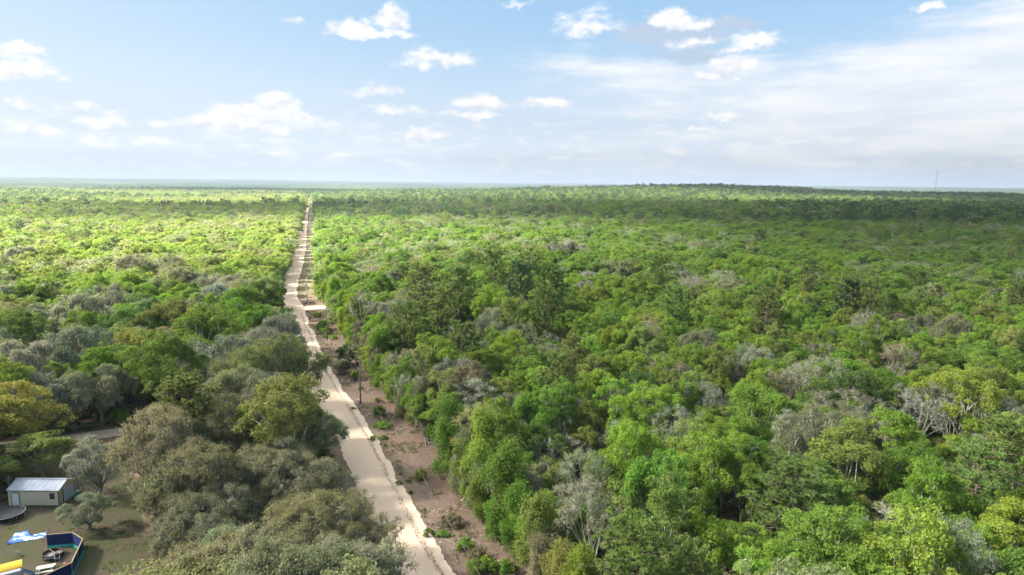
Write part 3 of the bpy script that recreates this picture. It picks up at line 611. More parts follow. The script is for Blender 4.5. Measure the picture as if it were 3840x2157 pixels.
def choose(x, y):
    """kind and look for a tree at (x, y): stands change across the wood"""
    off = road_off(x, y); left = off < 0; r = np.hypot(x, y)
    sc_ = np.where(r < 350, 1.0, np.where(r < 900, 1.7, 4.0)); a = np.clip(0.5+1.5*(vnoise(x/38/sc_+11, y/38/sc_+5)-0.5), 0, 1); b = vnoise(x/70/sc_+31, y/70/sc_+17); c = vnoise(x/24+2, y/24+9)
    K = ['oak:lime green', 'oak:fresh green', 'oak:deep green', 'oak:yellow-green', 'slim:lime green', 'slim:fresh green', 'bud:grey-green', 'bud:silvery grey', 'bud:rusty brown', 'mossy:silvery grey', 'mossy:grey-green', 'olive:olive', 'pine:pine green', 'pine:dark pine green', 'bare:pale grey', 'slim:yellow-green']
    P = {'rn': [21, 13, 4, 9, 17, 8, 7, 4, 1.6, 1.2, 3, 3, 7, 0, 3, 8], 'rm': [11, 28, 20, 2, 4, 8, 8, 3, 4, 3, 5, 9, 7, 1, 2, 2], 'rf': [3, 16, 20, 1, 1, 3, 4, 2, 3, 1, 3, 8, 18, 34, 1, 0], 'ln': [10, 22, 14, 9, 3, 4, 7, 3, 2, 9, 10, 12, 2, 0, 2, 4], 'lm': [14, 8, 4, 26, 3, 2, 11, 3, 4, 2, 5, 10, 7, 2, 1, 9], 'lf': [10, 15, 12, 16, 2, 2, 9, 2, 5, 1, 4, 9, 14, 18, 1, 3]}
    z = np.where(left, np.where(y < 270, 0, np.where(y < 900, 1, 2)), np.where(y < 330, 3, np.where(y < 760, 4, 5)))
    Wt = np.array([P['ln'], P['lm'], P['lf'], P['rn'], P['rm'], P['rf']], float)[z]
    Wt[:, [0, 4, 1, 5]] *= (0.35+1.5*a)[:, None]; Wt[:, [6, 7, 8, 11, 9, 10]] *= (1.9-1.8*a)[:, None]; Wt[:, [12, 13]] *= (3.6*np.clip(b-0.30, 0, 1))[:, None]; Wt[:, [3, 15]] *= (2*c)[:, None]
    cs = np.cumsum(Wt, 1); q = rs.rand(len(x))*cs[:, -1]; i = (cs < q[:, None]).sum(1)
    return [K[j].split(':') for j in i]
def populate(x, y, lo, hi):
    ch = choose(x, y); of = road_off(x, y)
    ch = [('olive', 'olive' if rs.rand() < .7 else 'grey-green') if (o_ < 0 and yy < 120 and xx > -58) else c_ for xx, yy, o_, c_ in zip(x, y, of, ch)]
    return [[xx, yy, k, l, (1.05+0.3*rs.rand()) if (k == 'olive' and yy < 120) else lo+(hi-lo)*rs.rand(), 0.82+0.42*rs.rand(), rs.rand()*6.28, False] for xx, yy, (k, l) in zip(x, y, ch)]
x, y = jitter_grid(45, 330, 5.8)
d2 = np.sqrt(((np.stack([x, y], 1)[:, None]-HX[None, :, :2])**2).sum(-1))
k = (d2 > HX[None, :, 2]*0.74+1.2).all(1); x, y = x[k], y[k]
NEAR = populate(x, y, 0.72, 1.3)
def clear_of_road(t):
    o_ = float(road_off(t[0], t[1])); r_ = KIND[t[2]]['R']*t[4]; return t[1] > 330 or o_ < -((1.25*r_+2.9) if t[1] < 135 else (0.95*r_+2.9)) or o_ > 10.4+0.8*r_
NEAR = [t for t in NEAR if clear_of_road(t)]
# the wall of vine-hung edge trees on the right of the road
yy_ = np.arange(66, 640, 2.6); yy_ = yy_+rs.uniform(-1, 1, len(yy_)); xx_ = road_x(yy_)+(11.9+np.where(yy_ > 300, 1.6, 0.0)+rs.uniform(0, 1.4, len(yy_)))*1.07
for a_, b_ in zip(xx_, yy_):
    if seg_dist(np.array([a_]), np.array([b_]), SIDE)[0] > 5.5 and np.min(np.hypot(HX[:, 0]-a_, HX[:, 1]-b_)) > 1.6:
        NEAR.append([a_, b_, 'vine' if rs.rand() < 0.72 else 'slim', ['fresh green', 'lime green', 'olive', 'yellow-green'][rs.choice(4, p=[.38, .3, .2, .12])], 0.62+0.42*rs.rand(), 0.8+0.4*rs.rand(), rs.rand()*6.28, False])
x, y = jitter_grid(330, 920, 6.4); MIDT = populate(x, y, 0.85, 1.6)
x, y = jitter_grid(920, 1900, 8.0); FART = populate(x, y, 1.0, 1.9)
x, y = jitter_grid(1900, 3600, 11.0); FART2 = populate(x, y, 1.2, 1.9)
for t in FART2: t[5] *= 0.72
for t in MIDT+FART: t[5] *= (0.95 if t[4] < 1.15 else 0.8)

# which near trees does the picture show: nearest first into a coarse id picture
ALLN = TREES+NEAR
def tree_disc(t):
    K = KIND[t[2]]; return [t[0], t[1], float(height(t[0], t[1]))+K['cz']*t[4]*t[5]]
PT = np.array([tree_disc(t) for t in ALLN]); px, py, pdz = proj(PT)
order = np.argsort(pdz); SCN = 1024/3840; BUF = -np.ones((575, 1024), int); yy2, xx2 = np.mgrid[0:575, 0:1024]
VIS = np.zeros(len(ALLN), int)
for i in order:
    t = ALLN[i]; K = KIND[t[2]]; s_ = FPX/pdz[i]*SCN; rx = K['R']*t[4]*s_*0.9; ry = (K['H']-K['cz'])*t[4]*t[5]*s_*1.0
    cx, cy = px[i]*SCN, py[i]*SCN; x0, x1, y0, y1 = int(max(0, cx-rx)), int(min(1024, cx+rx+1)), int(max(0, cy-ry)), int(min(575, cy+ry+1))
    if x1 <= x0 or y1 <= y0: continue
    w_ = BUF[y0:y1, x0:x1]; mk = (((xx2[y0:y1, x0:x1]-cx)/rx)**2+((yy2[y0:y1, x0:x1]-cy)/ry)**2 < 1) & (w_ < 0)
    VIS[i] = mk.sum(); w_[mk] = i
NAMES = dict(oak='oak_tree', slim='oak_tree', bud='budding_tree', mossy='moss_hung_oak', olive='live_oak', great='live_oak', pine='pine_tree', bare='bare_tree', vine='vine_covered_tree')
LIMIT = dict(oak_tree=290, budding_tree=150, moss_hung_oak=110, live_oak=110, pine_tree=110, bare_tree=70, vine_covered_tree=110)
chosen = set(); cnt = {}
for i in np.argsort(-VIS):
    n_ = NAMES[ALLN[i][2]]
    if VIS[i] >= 45 and cnt.get(n_, 0) < LIMIT[n_]: chosen.add(int(i)); cnt[n_] = cnt.get(n_, 0)+1
#SECTION3
# ------------------------------------------------------------------ the individual trees and what to call them
LAND = [('the tan shed', 130, 1850), ('the blue screen fence', 290, 2070), ('the sandy track behind the shed', 420, 1620), ('the closest utility pole', 1352, 1420), ('the crossarm pole by the road', 1225, 1210), ('the road junction', 1150, 1150),
        ('the big dark roadside bush', 1300, 1330), ("the photo's left edge centre", 0, 1150), ('the tall bare tree beside the pines', 1715, 1285), ('the bare white tree mid-wood', 2370, 1575), ('the big bare tree low at right', 3305, 2005),
        ("the photo's lower right corner", 3840, 2157), ("the photo's right edge centre", 3840, 1300), ("the photo's bottom edge centre", 1920, 2157), ('the white-roofed house in the wood', 2118, 1040), ('the centre of the photo', 1920, 1250), ('the lower right photo edge', 3840, 1700), ('the right wood centre', 2900, 1350), ('the left wood centre', 620, 1250), ('the golden tree near the road edge', 1795, 1625), ('the right wood lower middle', 2700, 1900)]
ORD = ['nearest', 'second nearest', 'third nearest', 'fourth nearest', 'fifth nearest', 'sixth nearest', 'seventh nearest', 'eighth nearest', 'ninth nearest', 'tenth nearest', 'eleventh nearest', 'twelfth nearest', 'thirteenth nearest', 'fourteenth nearest', 'fifteenth nearest', 'sixteenth nearest']
NOUN = dict(oak='round leafy oak', slim='narrow leafy oak', bud='twiggy budding tree', mossy='oak hung with moss', olive='broad live oak', great='great spreading live oak', pine='tall pine', bare='leafless branchy tree', vine='vine-covered tree')
def sidew(dx_, dy_):
    return ('right of' if dx_ > 0 else 'left of') if abs(dx_) > abs(dy_) else ('below' if dy_ > 0 else 'above')
buck = {}
for i in chosen:
    t = ALLN[i]; dist = [math.hypot(px[i]-a, py[i]-b) for _, a, b in LAND]; j = int(np.argmin(dist))
    buck.setdefault((t[2], t[3], j, sidew(px[i]-LAND[j][1], py[i]-LAND[j][2])), []).append((dist[j], i))
LABEL = {}
for (k_, l_, j, sd), v in buck.items():
    for r_, (_, i) in enumerate(sorted(v)):
        LABEL[i] = '%s %s, %s %s %s' % (l_, NOUN[k_], ORD[min(r_, 15)], sd, LAND[j][0])
GROUP = dict(oak_tree='leafy oaks of the wood', budding_tree='budding trees of the wood', moss_hung_oak='moss-hung oaks', live_oak='broad olive live oaks', pine_tree='pines of the wood', bare_tree='bare grey trees', vine_covered_tree='vine-covered edge trees')
def tinted(look, rs_=rs, v=1.0):
    c = np.array(TINT[look]); c = c*(1+(0.36*rs_.rand()-0.18)*v)*(1+rs_.uniform(-0.10, 0.10, 3)*v); return [float(q) for q in c]
for i in sorted(chosen):
    t = ALLN[i]; K = KIND[t[2]]; tr, cr, mo = K['v'][rs.randint(len(K['v']))]; s_ = t[4]
    o = empty(NAMES[t[2]], (t[0], t[1], float(height(t[0], t[1]))), t[6]); q_ = 1.0 if t[2] == 'great' else rs.uniform(0.84, 1.2); o.scale = (s_*q_, s_/q_, s_*t[5]); o.rotation_euler = (rs.randn()*0.07, rs.randn()*0.07, t[6])
    tag(o, LABEL[i], 'tree', GROUP[NAMES[t[2]]])
    c = tinted(t[3])
    add('trunk', tr, o)
    if cr: add('crown', cr, o)['tint'] = c
    if mo: add('hanging_moss', mo, o)['kind'] = 'stuff'

# ------------------------------------------------------------------ the mass of the wood
def scatter(name, coll, P, rot, scl, idx, tint):
    n = len(P); me = bpy.data.meshes.new(name); me.vertices.add(n); me.vertices.foreach_set('co', np.asarray(P, np.float32).ravel())
    for nm, ty, key, val in (('rot', 'FLOAT_VECTOR', 'vector', rot), ('scl', 'FLOAT_VECTOR', 'vector', scl), ('tint', 'FLOAT_VECTOR', 'vector', tint), ('variant', 'INT', 'value', idx)):
        at = me.attributes.new(nm, ty, 'POINT'); at.data.foreach_set(key, np.asarray(val, np.int32 if ty == 'INT' else np.float32).ravel())
    o = add(name, me)
    ng = bpy.data.node_groups.new(name, 'GeometryNodeTree')
    ng.interface.new_socket('Geometry', in_out='INPUT', socket_type='NodeSocketGeometry'); ng.interface.new_socket('Geometry', in_out='OUTPUT', socket_type='NodeSocketGeometry')
    gi = ng.nodes.new('NodeGroupInput'); go = ng.nodes.new('NodeGroupOutput'); ip = ng.nodes.new('GeometryNodeInstanceOnPoints'); ci = ng.nodes.new('GeometryNodeCollectionInfo')
    ci.inputs['Collection'].default_value = coll; ci.inputs['Separate Children'].default_value = True; ci.inputs['Reset Children'].default_value = True
    def att(nm, ty):
        q = ng.nodes.new('GeometryNodeInputNamedAttribute'); q.data_type = ty; q.inputs['Name'].default_value = nm; return q.outputs['Attribute']
    er = ng.nodes.new('FunctionNodeEulerToRotation'); lk = ng.links.new
    lk(att('rot', 'FLOAT_VECTOR'), er.inputs[0]); lk(er.outputs[0], ip.inputs['Rotation']); lk(att('scl', 'FLOAT_VECTOR'), ip.inputs['Scale']); lk(att('variant', 'INT'), ip.inputs['Instance Index'])
    ip.inputs['Pick Instance'].default_value = True
    lk(gi.outputs[0], ip.inputs['Points']); lk(ci.outputs[0], ip.inputs['Instance']); lk(ip.outputs[0], go.inputs[0])
    md = o.modifiers.new('scatter', 'NODES'); md.node_group = ng
    return o
def scatter_trees(name, coll, idxmap, ts, nom, hz=0.0):
    x = np.array([t[0] for t in ts]); y = np.array([t[1] for t in ts])
    P = np.stack([x, y, height(x, y)], 1); rot = np.zeros((len(ts), 3)); rot[:, :2] = rs.randn(len(ts), 2)*0.07; rot[:, 2] = [t[6] for t in ts]
    s_ = np.array([t[4] for t in ts]); q_ = rs.uniform(0.84, 1.2, len(ts)); scl = np.stack([s_*q_, s_/q_, s_*np.array([t[5] for t in ts])], 1)
    idx = [idxmap[t[2]][rs.randint(len(idxmap[t[2]]))] for t in ts]; tint = [0.62*np.array(tinted(t[3], rs, 0.6))+0.38*np.array(TINT[('fresh green' if t[1] < 700 else 'deep green') if road_off(t[0], t[1]) > 0 else 'yellow-green']) if t[3] not in ('dark pine green', 'pine green', 'pale grey') else tinted(t[3], rs, 0.6) for t in ts]
    return scatter(name, coll, P, rot, scl, idx, tint)
restN = [t for i, t in enumerate(ALLN) if i not in chosen]
midc = hidden_coll('variant', mid_meshes); farc = hidden_coll('farvariant', far_meshes)
tag(scatter_trees('woodland', midc, MIDIDX, restN+MIDT, KIND), 'green mixed oak and pine wood on both sides of the sand road', 'woodland', kind='stuff')
tag(scatter_trees('far_woodland', farc, FARIDX, FART+FART2, KIND), 'distant mixed wood stretching away over a low hill', 'woodland', kind='stuff')
# shrubs under the near trees
x, y = jitter_grid(45, 420, 3.1); k = allowed(x, y, 0.6) & (rs.rand(len(x)) < 0.75); x, y = x[k], y[k]
shc = hidden_coll('bushvariant', [t.lod('bush', wm, lm) for t in SHRUB])
n_ = len(x); rot = np.zeros((n_, 3)); rot[:, 2] = rs.rand(n_)*6.28; s_ = 0.9+1.6*rs.rand(n_)
tag(scatter('undergrowth', shc, np.stack([x, y, height(x, y)], 1), rot, np.stack([s_*1.25, s_*1.25, s_], 1), rs.randint(0, 4, n_), [tinted(['fresh green', 'olive', 'deep green', 'grey-green'][q]) for q in rs.choice(4, n_, p=[.4, .3, .2, .1])]), 'low green undergrowth beneath the trees', 'undergrowth', kind='stuff')
# far canopy to the horizon
nr, na = 230, 1500
ra = np.geomspace(3500, 25800, nr); an = np.linspace(-R(52), R(52), na)
CXx = ra[:, None]*np.sin(an)[None]; CYy = ra[:, None]*np.cos(an)[None]
cn = vnoise(CXx/90, CYy/260)*5+rs.rand(nr, na)*7.0
CZz = height(CXx, CYy)+7.0+cn
Vc = np.stack([CXx, CYy, CZz], -1).reshape(-1, 3); ii = (np.arange(nr-1)[:, None]*na+np.arange(na-1)[None]).ravel()
Qc = np.stack([ii, ii+1, ii+na+1, ii+na], 1)
def canopy_mat(b):  # darker tones stand in for the cloud shade missing this far out
    p = b.n('ShaderNodeNewGeometry').outputs['Position']
    n1 = b.noise(b.v('MULTIPLY', p, (1, 0.5, 1)), 0.0011, 4, 0.6); n2 = b.noise(p, 0.02, 4, 0.7)
    c = b.ramp(b.m('ADD', b.m('MULTIPLY', n1, 0.7), b.m('MULTIPLY', n2, 0.3)), [(0.36, (0.018, 0.03, 0.018)), (0.46, (0.03, 0.048, 0.02)), (0.54, (0.045, 0.065, 0.022)), (0.62, (0.10, 0.11, 0.035)), (0.72, (0.05, 0.05, 0.03))])
    d = b.n('ShaderNodeBsdfDiffuse'); b.put(d.inputs[0], c); return d.outputs[0]
tag(add('distant_woods', mesh_np('distant_woods', Vc, None, [material('far_canopy', canopy_mat)], quads=Qc)), 'far unbroken woods reaching the horizon', 'woods', kind='stuff')

# ------------------------------------------------------------------ roadside plants and sticks
def shrub(u, v, rpx, label, look='fresh green', zs=1.0, name='shrub'):
    p = g(u, v); dep = (p-np.array([0, 0, CAMH]))@FW; s_ = max(0.35, 0.85*rpx*dep/FPX/0.75)
    st, cr = SHRUBM[rs.randint(4)]
    o = empty(name, (p[0], p[1], 0.005), rs.rand()*6.28); o.scale = (s_, s_, s_*zs)
    add('stem', st, o); add('crown', cr, o)['tint'] = tinted(look); return tag(o, label, 'shrub', 'shrubs on the verge')
for a in [(1419,1553,25,'round green shrub on the verge below the first utility pole'),(1432,1602,34,'wide low green shrub below the round one on the verge','fresh green',.6),(1398,1650,12,'tiny green shrub at the pale sand edge of the road'),(1440,1645,16,'small flat shrub right of the tiny one on the verge','fresh green',.6),(1578,1795,24,'lone bright round shrub halfway down the bare verge','lime green',1.1),(1496,1816,12,'tiny shrub by the sand edge left of the lone bright one'),
          (1696,1968,42,'wide olive shrub patch at the tree edge','olive',.7),(1605,2008,20,'small shrub at the sand edge low on the verge'),(1659,2010,24,'small flat shrub just right of the sand-edge shrub','fresh green',.6),(1743,2062,30,'bright upright shrub with fine leaves low on the verge','lime green',1.2),(1784,2098,36,'dull olive shrub beside the bright upright one','olive'),(1834,2140,38,'green spiky shrub under the wires at the bottom','lime green'),(1782,2150,38,'green shrub cut by the bottom edge of the photo','fresh green',1.1),(1895,2145,36,'green shrub under the edge trees at the bottom','fresh green'),(1540,1850,9,'tiny weed tuft in the middle of the verge'),(1528,1808,9,'tiny weed tuft above the middle of the verge'),
          (1191,1190,16,'low green shrub near the road junction'),(1207,1235,24,'tall bushy shrub left of the crossarm pole','fresh green',1.2),(1224,1252,22,'bushy shrub at the foot of the crossarm pole','lime green'),(1246,1215,20,'green shrub right of the crossarm pole'),(1221,1268,12,'small shrub below the crossarm pole foot'),(1250,1270,18,'flat green shrub right below the crossarm pole','lime green',.6),(1403,1448,18,'green shrub under the edge trees right of the first pole'),(1418,1506,13,'small bright shrub right of the yellow guy guard','lime green'),(1353,1461,9,'tiny weed tuft left of the first pole'),(1325,1535,8,'tiny weed tuft on the road edge')]:
    shrub(*a)
# the big dark bush, the lighter bush before it and the young upright tree
def bush(u, v, Rw, H, look, label, seed, name='bush', puff=0.34):
    p = g(u, v); t = broadleaf(seed, H=H, Rw=Rw, lobes=22, per=70, puffs=14, lsize=0.15, puff=puff, th=-0.15, trunk_r=0.08, lr=0.40, brush=0)
    o = empty(name, (p[0], p[1], 0.0)); add('trunk', t.wood('trunk', M['bark']), o); add('crown', t.crown('crown', M['leaf']), o)['tint'] = list(TINT[look]); return tag(o, label, 'bush')
TINT['bottle green'] = (0.10, 0.165, 0.055)
bush(1300, 1366, 3.0, 5.0, 'bottle green', 'big dark green bush on the verge between the two poles', 401)
bush(1287, 1398, 1.8, 3.2, 'olive', 'dull green bush just in front of the big dark one', 402)
bush(1330, 1426, 0.75, 2.7, 'lime green', 'young upright bright green tree beside the fallen branch', 403, 'young_tree', 0.2)
def fallen(p0, label, seed, ln=3.0, mat='bark'):
    r_ = np.random.RandomState(seed); mb = MB(); a = r_.rand()*3; d = np.array([math.cos(a), math.sin(a), 0])
    P = [p0+d*ln*f+np.array([0, 0, 0.10+0.35*f*f])+r_.randn(3)*[0.05, 0.05, 0.0] for f in (0, .3, .6, 1)]
    mb.tube(P, [0.10, 0.085, 0.06, 0.03], 6)
    for f, e in ((1, 0.9), (2, -0.8), (2, 0.6)):
        q = P[f]; mb.tube([q, q+np.array([d[0]-d[1]*e, d[1]+d[0]*e, 0.55])*0.7, q+np.array([d[0]-d[1]*e*1.2, d[1]+d[0]*e, 0.9])*1.2], [0.05, 0.035, 0.015], 5)
    tag(mb.build('fallen_branch', M[mat], smooth=True), label, 'branch')
fallen(g(1310, 1424), 'grey fallen branch on the verge beside the young tree', 5)

# ------------------------------------------------------------------ loose litter and grass tufts on verge, road edge and yard
def litter(name, x, y, size, lift, mat, label, seed, up=False):
    r_ = np.random.RandomState(seed); n = len(x); C = np.stack([x, y, np.full(n, lift)], 1)
    if up:
        k = 9; C = np.repeat(C, k, 0)+r_.randn(n*k, 3)*np.array([1, 1, 0])*np.repeat(size, k)[:, None]*0.45; a = r_.rand(n*k)*6.28; h = np.repeat(size, k)*(0.6+0.8*r_.rand(n*k)); sd = np.stack([np.cos(a), np.sin(a), 0*a], 1)*0.035
        V_ = np.stack([C-sd, C+sd, C+np.stack([r_.randn(n*k)*0.25*h, r_.randn(n*k)*0.25*h, h], 1)], 1).reshape(-1, 3)
    else: V_ = leaves(r_, C+np.array([0, 0, 0.02]), np.array([0, 0, 1.0])+r_.randn(n, 3)*0.3, size[:, None])
    o = add(name, mesh_np(name, V_, np.arange(len(V_)).reshape(-1, 3), [mat])); o['tint'] = [0.15, 0.16, 0.055]; return tag(o, label, name.replace('_', ' '), kind='stuff')
def along(n, lo, hi, y0, y1, seed, clump=0.0):
    r_ = np.random.RandomState(seed); y = y0+(y1-y0)*r_.rand(n)**1.5; off = lo+(hi-lo)*r_.rand(n); x = road_x(y)+off*1.07; k = vnoise(x/3+5, y/3) > clump; k &= seg_dist(x, y, SIDE) > 5; return x[k], y[k]
x, y = along(4500, 3.9, 13.0, 62, 330, 51, 0.45); litter('wood_chips', x, y, 0.09+0.28*np.random.RandomState(1).rand(len(x))**3, 0.01, plain('pale_chips', (0.50, 0.43, 0.36), (0.36, 0.29, 0.23), 0.7, 0.9), 'pale wood chips and sand flecks strewn over the verge', 52)
x, y = along(9000, 3.9, 13.8, 62, 330, 53, 0.3); litter('fallen_leaves', x, y, 0.12+0.16*np.random.RandomState(2).rand(len(x)), 0.012, plain('dead_leaves', (0.16, 0.095, 0.065), (0.10, 0.07, 0.055), 0.9, 0.9), 'brown fallen leaves covering the verge', 54)
x, y = along(2600, 1.7, 2.3, 60, 260, 55, 0.25); litter('rut_litter', x, y, 0.08+0.16*np.random.RandomState(3).rand(len(x)), 0.03, plain('rut_leaves', (0.21, 0.13, 0.085), (0.14, 0.09, 0.06), 0.9, 0.9), 'brown leaf litter gathered along the road rut', 56)
x, y = along(7000, 3.8, 13.8, 62, 420, 57, 0.58); litter('grass_tufts', x, y, 0.18+0.34*np.random.RandomState(4).rand(len(x)), 0.0, M['leaf'], 'sparse dry green grass tufts on the verge', 58, True)
r_ = np.random.RandomState(61); x = -90+48*r_.rand(9000); y = 70+52*r_.rand(9000); k = poly_in(x, y, YARDP) & (vnoise(x/2.5+3, y/2.5) > 0.6) & ~((np.abs(x+73.75) < 4.3) & (np.abs(y-101.7) < 2.6)); litter('yard_grass', x[k], y[k], 0.08+0.14*r_.rand(k.sum()), 0.0, M['leaf'], 'short patchy grass of the yard', 62, True)

# ------------------------------------------------------------------ utility poles and wires
M['polewood'] = plain('weathered_pole', (0.13, 0.12, 0.10), (0.085, 0.085, 0.075), 4.0, 0.9, stretch=(1, 1, 0.2))
M['palewood'] = plain('pale_pole', (0.36, 0.29, 0.235), (0.28, 0.225, 0.185), 4.0, 0.9, stretch=(1, 1, 0.2))
M['galv'] = plain('galvanised_steel', (0.45, 0.46, 0.47), (0.36, 0.37, 0.39), 6.0, 0.5, 0.4)
M['whitepaint'] = plain('white_paint', (0.72, 0.73, 0.72), (0.60, 0.60, 0.58), 2.0, 0.6)
M['insul'] = plain('insulator_glaze', (0.42, 0.42, 0.44), (0.34, 0.34, 0.36), 5.0, 0.25, 0, 0.5)
M['cable'] = plain('cable', (0.16, 0.16, 0.16), None, 3.0, 0.6)
M['yellow'] = plain('yellow_plastic', (0.62, 0.43, 0.07), (0.50, 0.34, 0.06), 3.0, 0.5)
POLES = [tuple(g(1352, 1513)[:2]), tuple(g(1227, 1277)[:2]), tuple(g(1152, 1133)[:2]), (-107.0, 359.6), (-132.5, 449.3), (-153.5, 523.5), (-175.0, 597.1)]
for k_ in range(7):
    yq = 597+78*(k_+1); POLES.append((float(road_x(yq))+7.2, yq))
PH = 10.6
pole_label = ['dark utility pole with white box at its foot, closest to the viewer', 'dark utility pole with single pale crossarm below the road junction', 'pale utility pole with grey box at its foot, above the road junction', 'crossarm pole second beyond the road junction', 'crossarm pole third beyond the road junction', 'pole fourth beyond the road junction', 'pole fifth beyond the road junction']+['far utility pole number %s beyond the road junction' % q for q in ('six', 'seven', 'eight', 'nine', 'ten', 'eleven', 'twelve')]
def pole(x, y, i):
    o = empty('utility_pole', (x, y, 0)); mat = M['polewood'] if i < 2 else M['palewood']
    mb = MB(); mb.tube([(0, 0, -0.5), (0, 0, 5), (0, 0, PH)], [0.17, 0.15, 0.115], 10); mb.build('shaft', mat, o, smooth=True)
    MB().tube([(0, 0, PH), (0, 0, PH+0.18)], [0.125, 0.10], 10).build('cap', M['galv'], o)
    if i in (1, 3, 4, 5, 6, 7, 9, 11):
        MB().box((0, -0.16, PH-0.45), (2.4, 0.12, 0.14), bev=0.01).build('crossarm', M['whitepaint'] if i == 1 else M['palewood'], o)
        for sx in (-0.95, 0.75):
            MB().tube([(sx, -0.16, PH-0.38), (sx, -0.16, PH-0.30), (sx, -0.16, PH-0.22), (sx, -0.16, PH-0.12)], [0.03, 0.07, 0.05, 0.03], 8).build('insulator', M['insul'], o)
        for sx in (-1, 1):
            MB().tube([(sx*0.6, -0.12, PH-0.5), (0, -0.15, PH-1.2)], 0.02, 5).build('brace', M['galv'], o)
    else:
        for zq in (PH-0.5, PH-2.9):
            MB().tube([(-0.1, 0, zq), (-0.24, 0, zq+0.02), (-0.32, 0, zq+0.1)], [0.04, 0.06, 0.035], 8).build('insulator', M['insul'], o)
    if i in (2, 4):
        mb = MB(); mb.tube([(-0.32, -0.1, 7.1), (-0.32, -0.1, 7.2), (-0.32, -0.1, 8.0), (-0.32, -0.1, 8.1)], [0.2, 0.25, 0.25, 0.18], 12); mb.build('transformer', M['galv'], o, smooth=True)
    return tag(o, pole_label[i], 'pole', 'utility poles along the road')
for i, (x, y) in enumerate(POLES): pole(x, y, i)
def sag(a, b, dip, n=15):
    a = np.array(a); b = np.array(b); t = np.linspace(0, 1, n)[:, None]; P = a+(b-a)*t; P[:, 2] -= dip*4*(t*(1-t))[:, 0]; return P
def wire(a, b, dip, label, r=0.016): tag(MB().tube(sag(a, b, dip), r, 5).build('overhead_wire', M['cable']), label, 'wire', 'overhead wires')
P0 = (4.0, 47.0)
NTH = 'first second third fourth fifth sixth seventh eighth ninth tenth eleventh twelfth thirteenth'.split()
wire((P0[0], P0[1], PH-0.5), (POLES[0][0], POLES[0][1], PH-0.4), 0.9, 'upper wire running from the first pole down to the bottom edge')
wire((P0[0]-0.8, P0[1], PH-2.9), (POLES[0][0], POLES[0][1], PH-2.8), 1.3, 'lower wire running from the first pole down to the bottom edge')
for i in range(len(POLES)-1):
    (xa, ya), (xb, yb) = POLES[i], POLES[i+1]
    wire((xa, ya, PH-0.1), (xb, yb, PH-0.1), 0.9, 'upper wire from the %s utility pole to the next along the road' % NTH[i]); wire((xa, ya, PH-2.8), (xb, yb, PH-2.8), 1.1, 'lower wire from the %s utility pole to the next along the road' % NTH[i])
hx, hy = -75.0, 140.0
wire((POLES[0][0]-0.3, POLES[0][1], PH-0.45), (hx, hy, 7.8), 0.7, 'upper service wire crossing the road to the trees')
wire((POLES[0][0]-0.3, POLES[0][1], PH-2.85), (hx, hy, 6.2), 0.7, 'lower service wire crossing the road to the trees')
def guy(x, y, ax_, ay_, label):
    o = empty('guy_wire', (0, 0, 0)); a = np.array([x, y, PH-0.8]); b = np.array([ax_, ay_, 0.0])
    MB().tube([a, b], 0.014, 5).build('cable', M['cable'], o); MB().tube([b+(a-b)*0.02, b+(a-b)*0.25], 0.05, 6).build('guard', M['yellow'], o); tag(o, label, 'guy wire', 'guy wires')
q = g(1397, 1507); guy(*POLES[0], q[0], q[1], 'yellow guarded guy wire right of the first utility pole')
q = g(1236, 1296); guy(*POLES[1], q[0], q[1], 'yellow guarded guy wire below the crossarm pole')
def utility_box(u, v, dims, mat, label):
    p = g(u, v); o = empty('utility_box', (p[0], p[1], 0)); d = dims
    MB().box((0, 0, d[2]*0.5-0.02), (d[0], d[1], d[2]-0.06), bev=0.02).build('cabinet', mat, o); MB().box((0, 0, d[2]-0.02), (d[0]+0.06, d[1]+0.06, 0.07), bev=0.015).build('lid', mat, o)
    MB().box((0, -d[1]/2-0.012, d[2]*0.45), (d[0]*0.8, 0.02, d[2]*0.62)).build('door', mat, o); tag(o, label, 'utility box', 'utility boxes')
utility_box(1344, 1514, (0.34, 0.34, 0.95), M['whitepaint'], 'white box at the foot of the first utility pole')
utility_box(1149, 1139, (0.45, 0.4, 0.95), M['galv'], 'grey box at the foot of the pale pole above the junction')
utility_box(1212, 1136, (0.75, 0.6, 1.0), M['galv'], 'grey cabinet on the grass beside the side road')
p = g(1191, 1131); o = empty('wooden_post', (p[0], p[1], 0)); MB().tube([(0, 0, -0.2), (0, 0, 4.4)], [0.1, 0.085], 8).build('shaft', M['palewood'], o); MB().box((0, -0.12, 0.7), (0.3, 0.14, 0.55), bev=0.02).build('meter_box', M['galv'], o)
tag(o, 'short wooden post with meter box beside the edge trees', 'post')
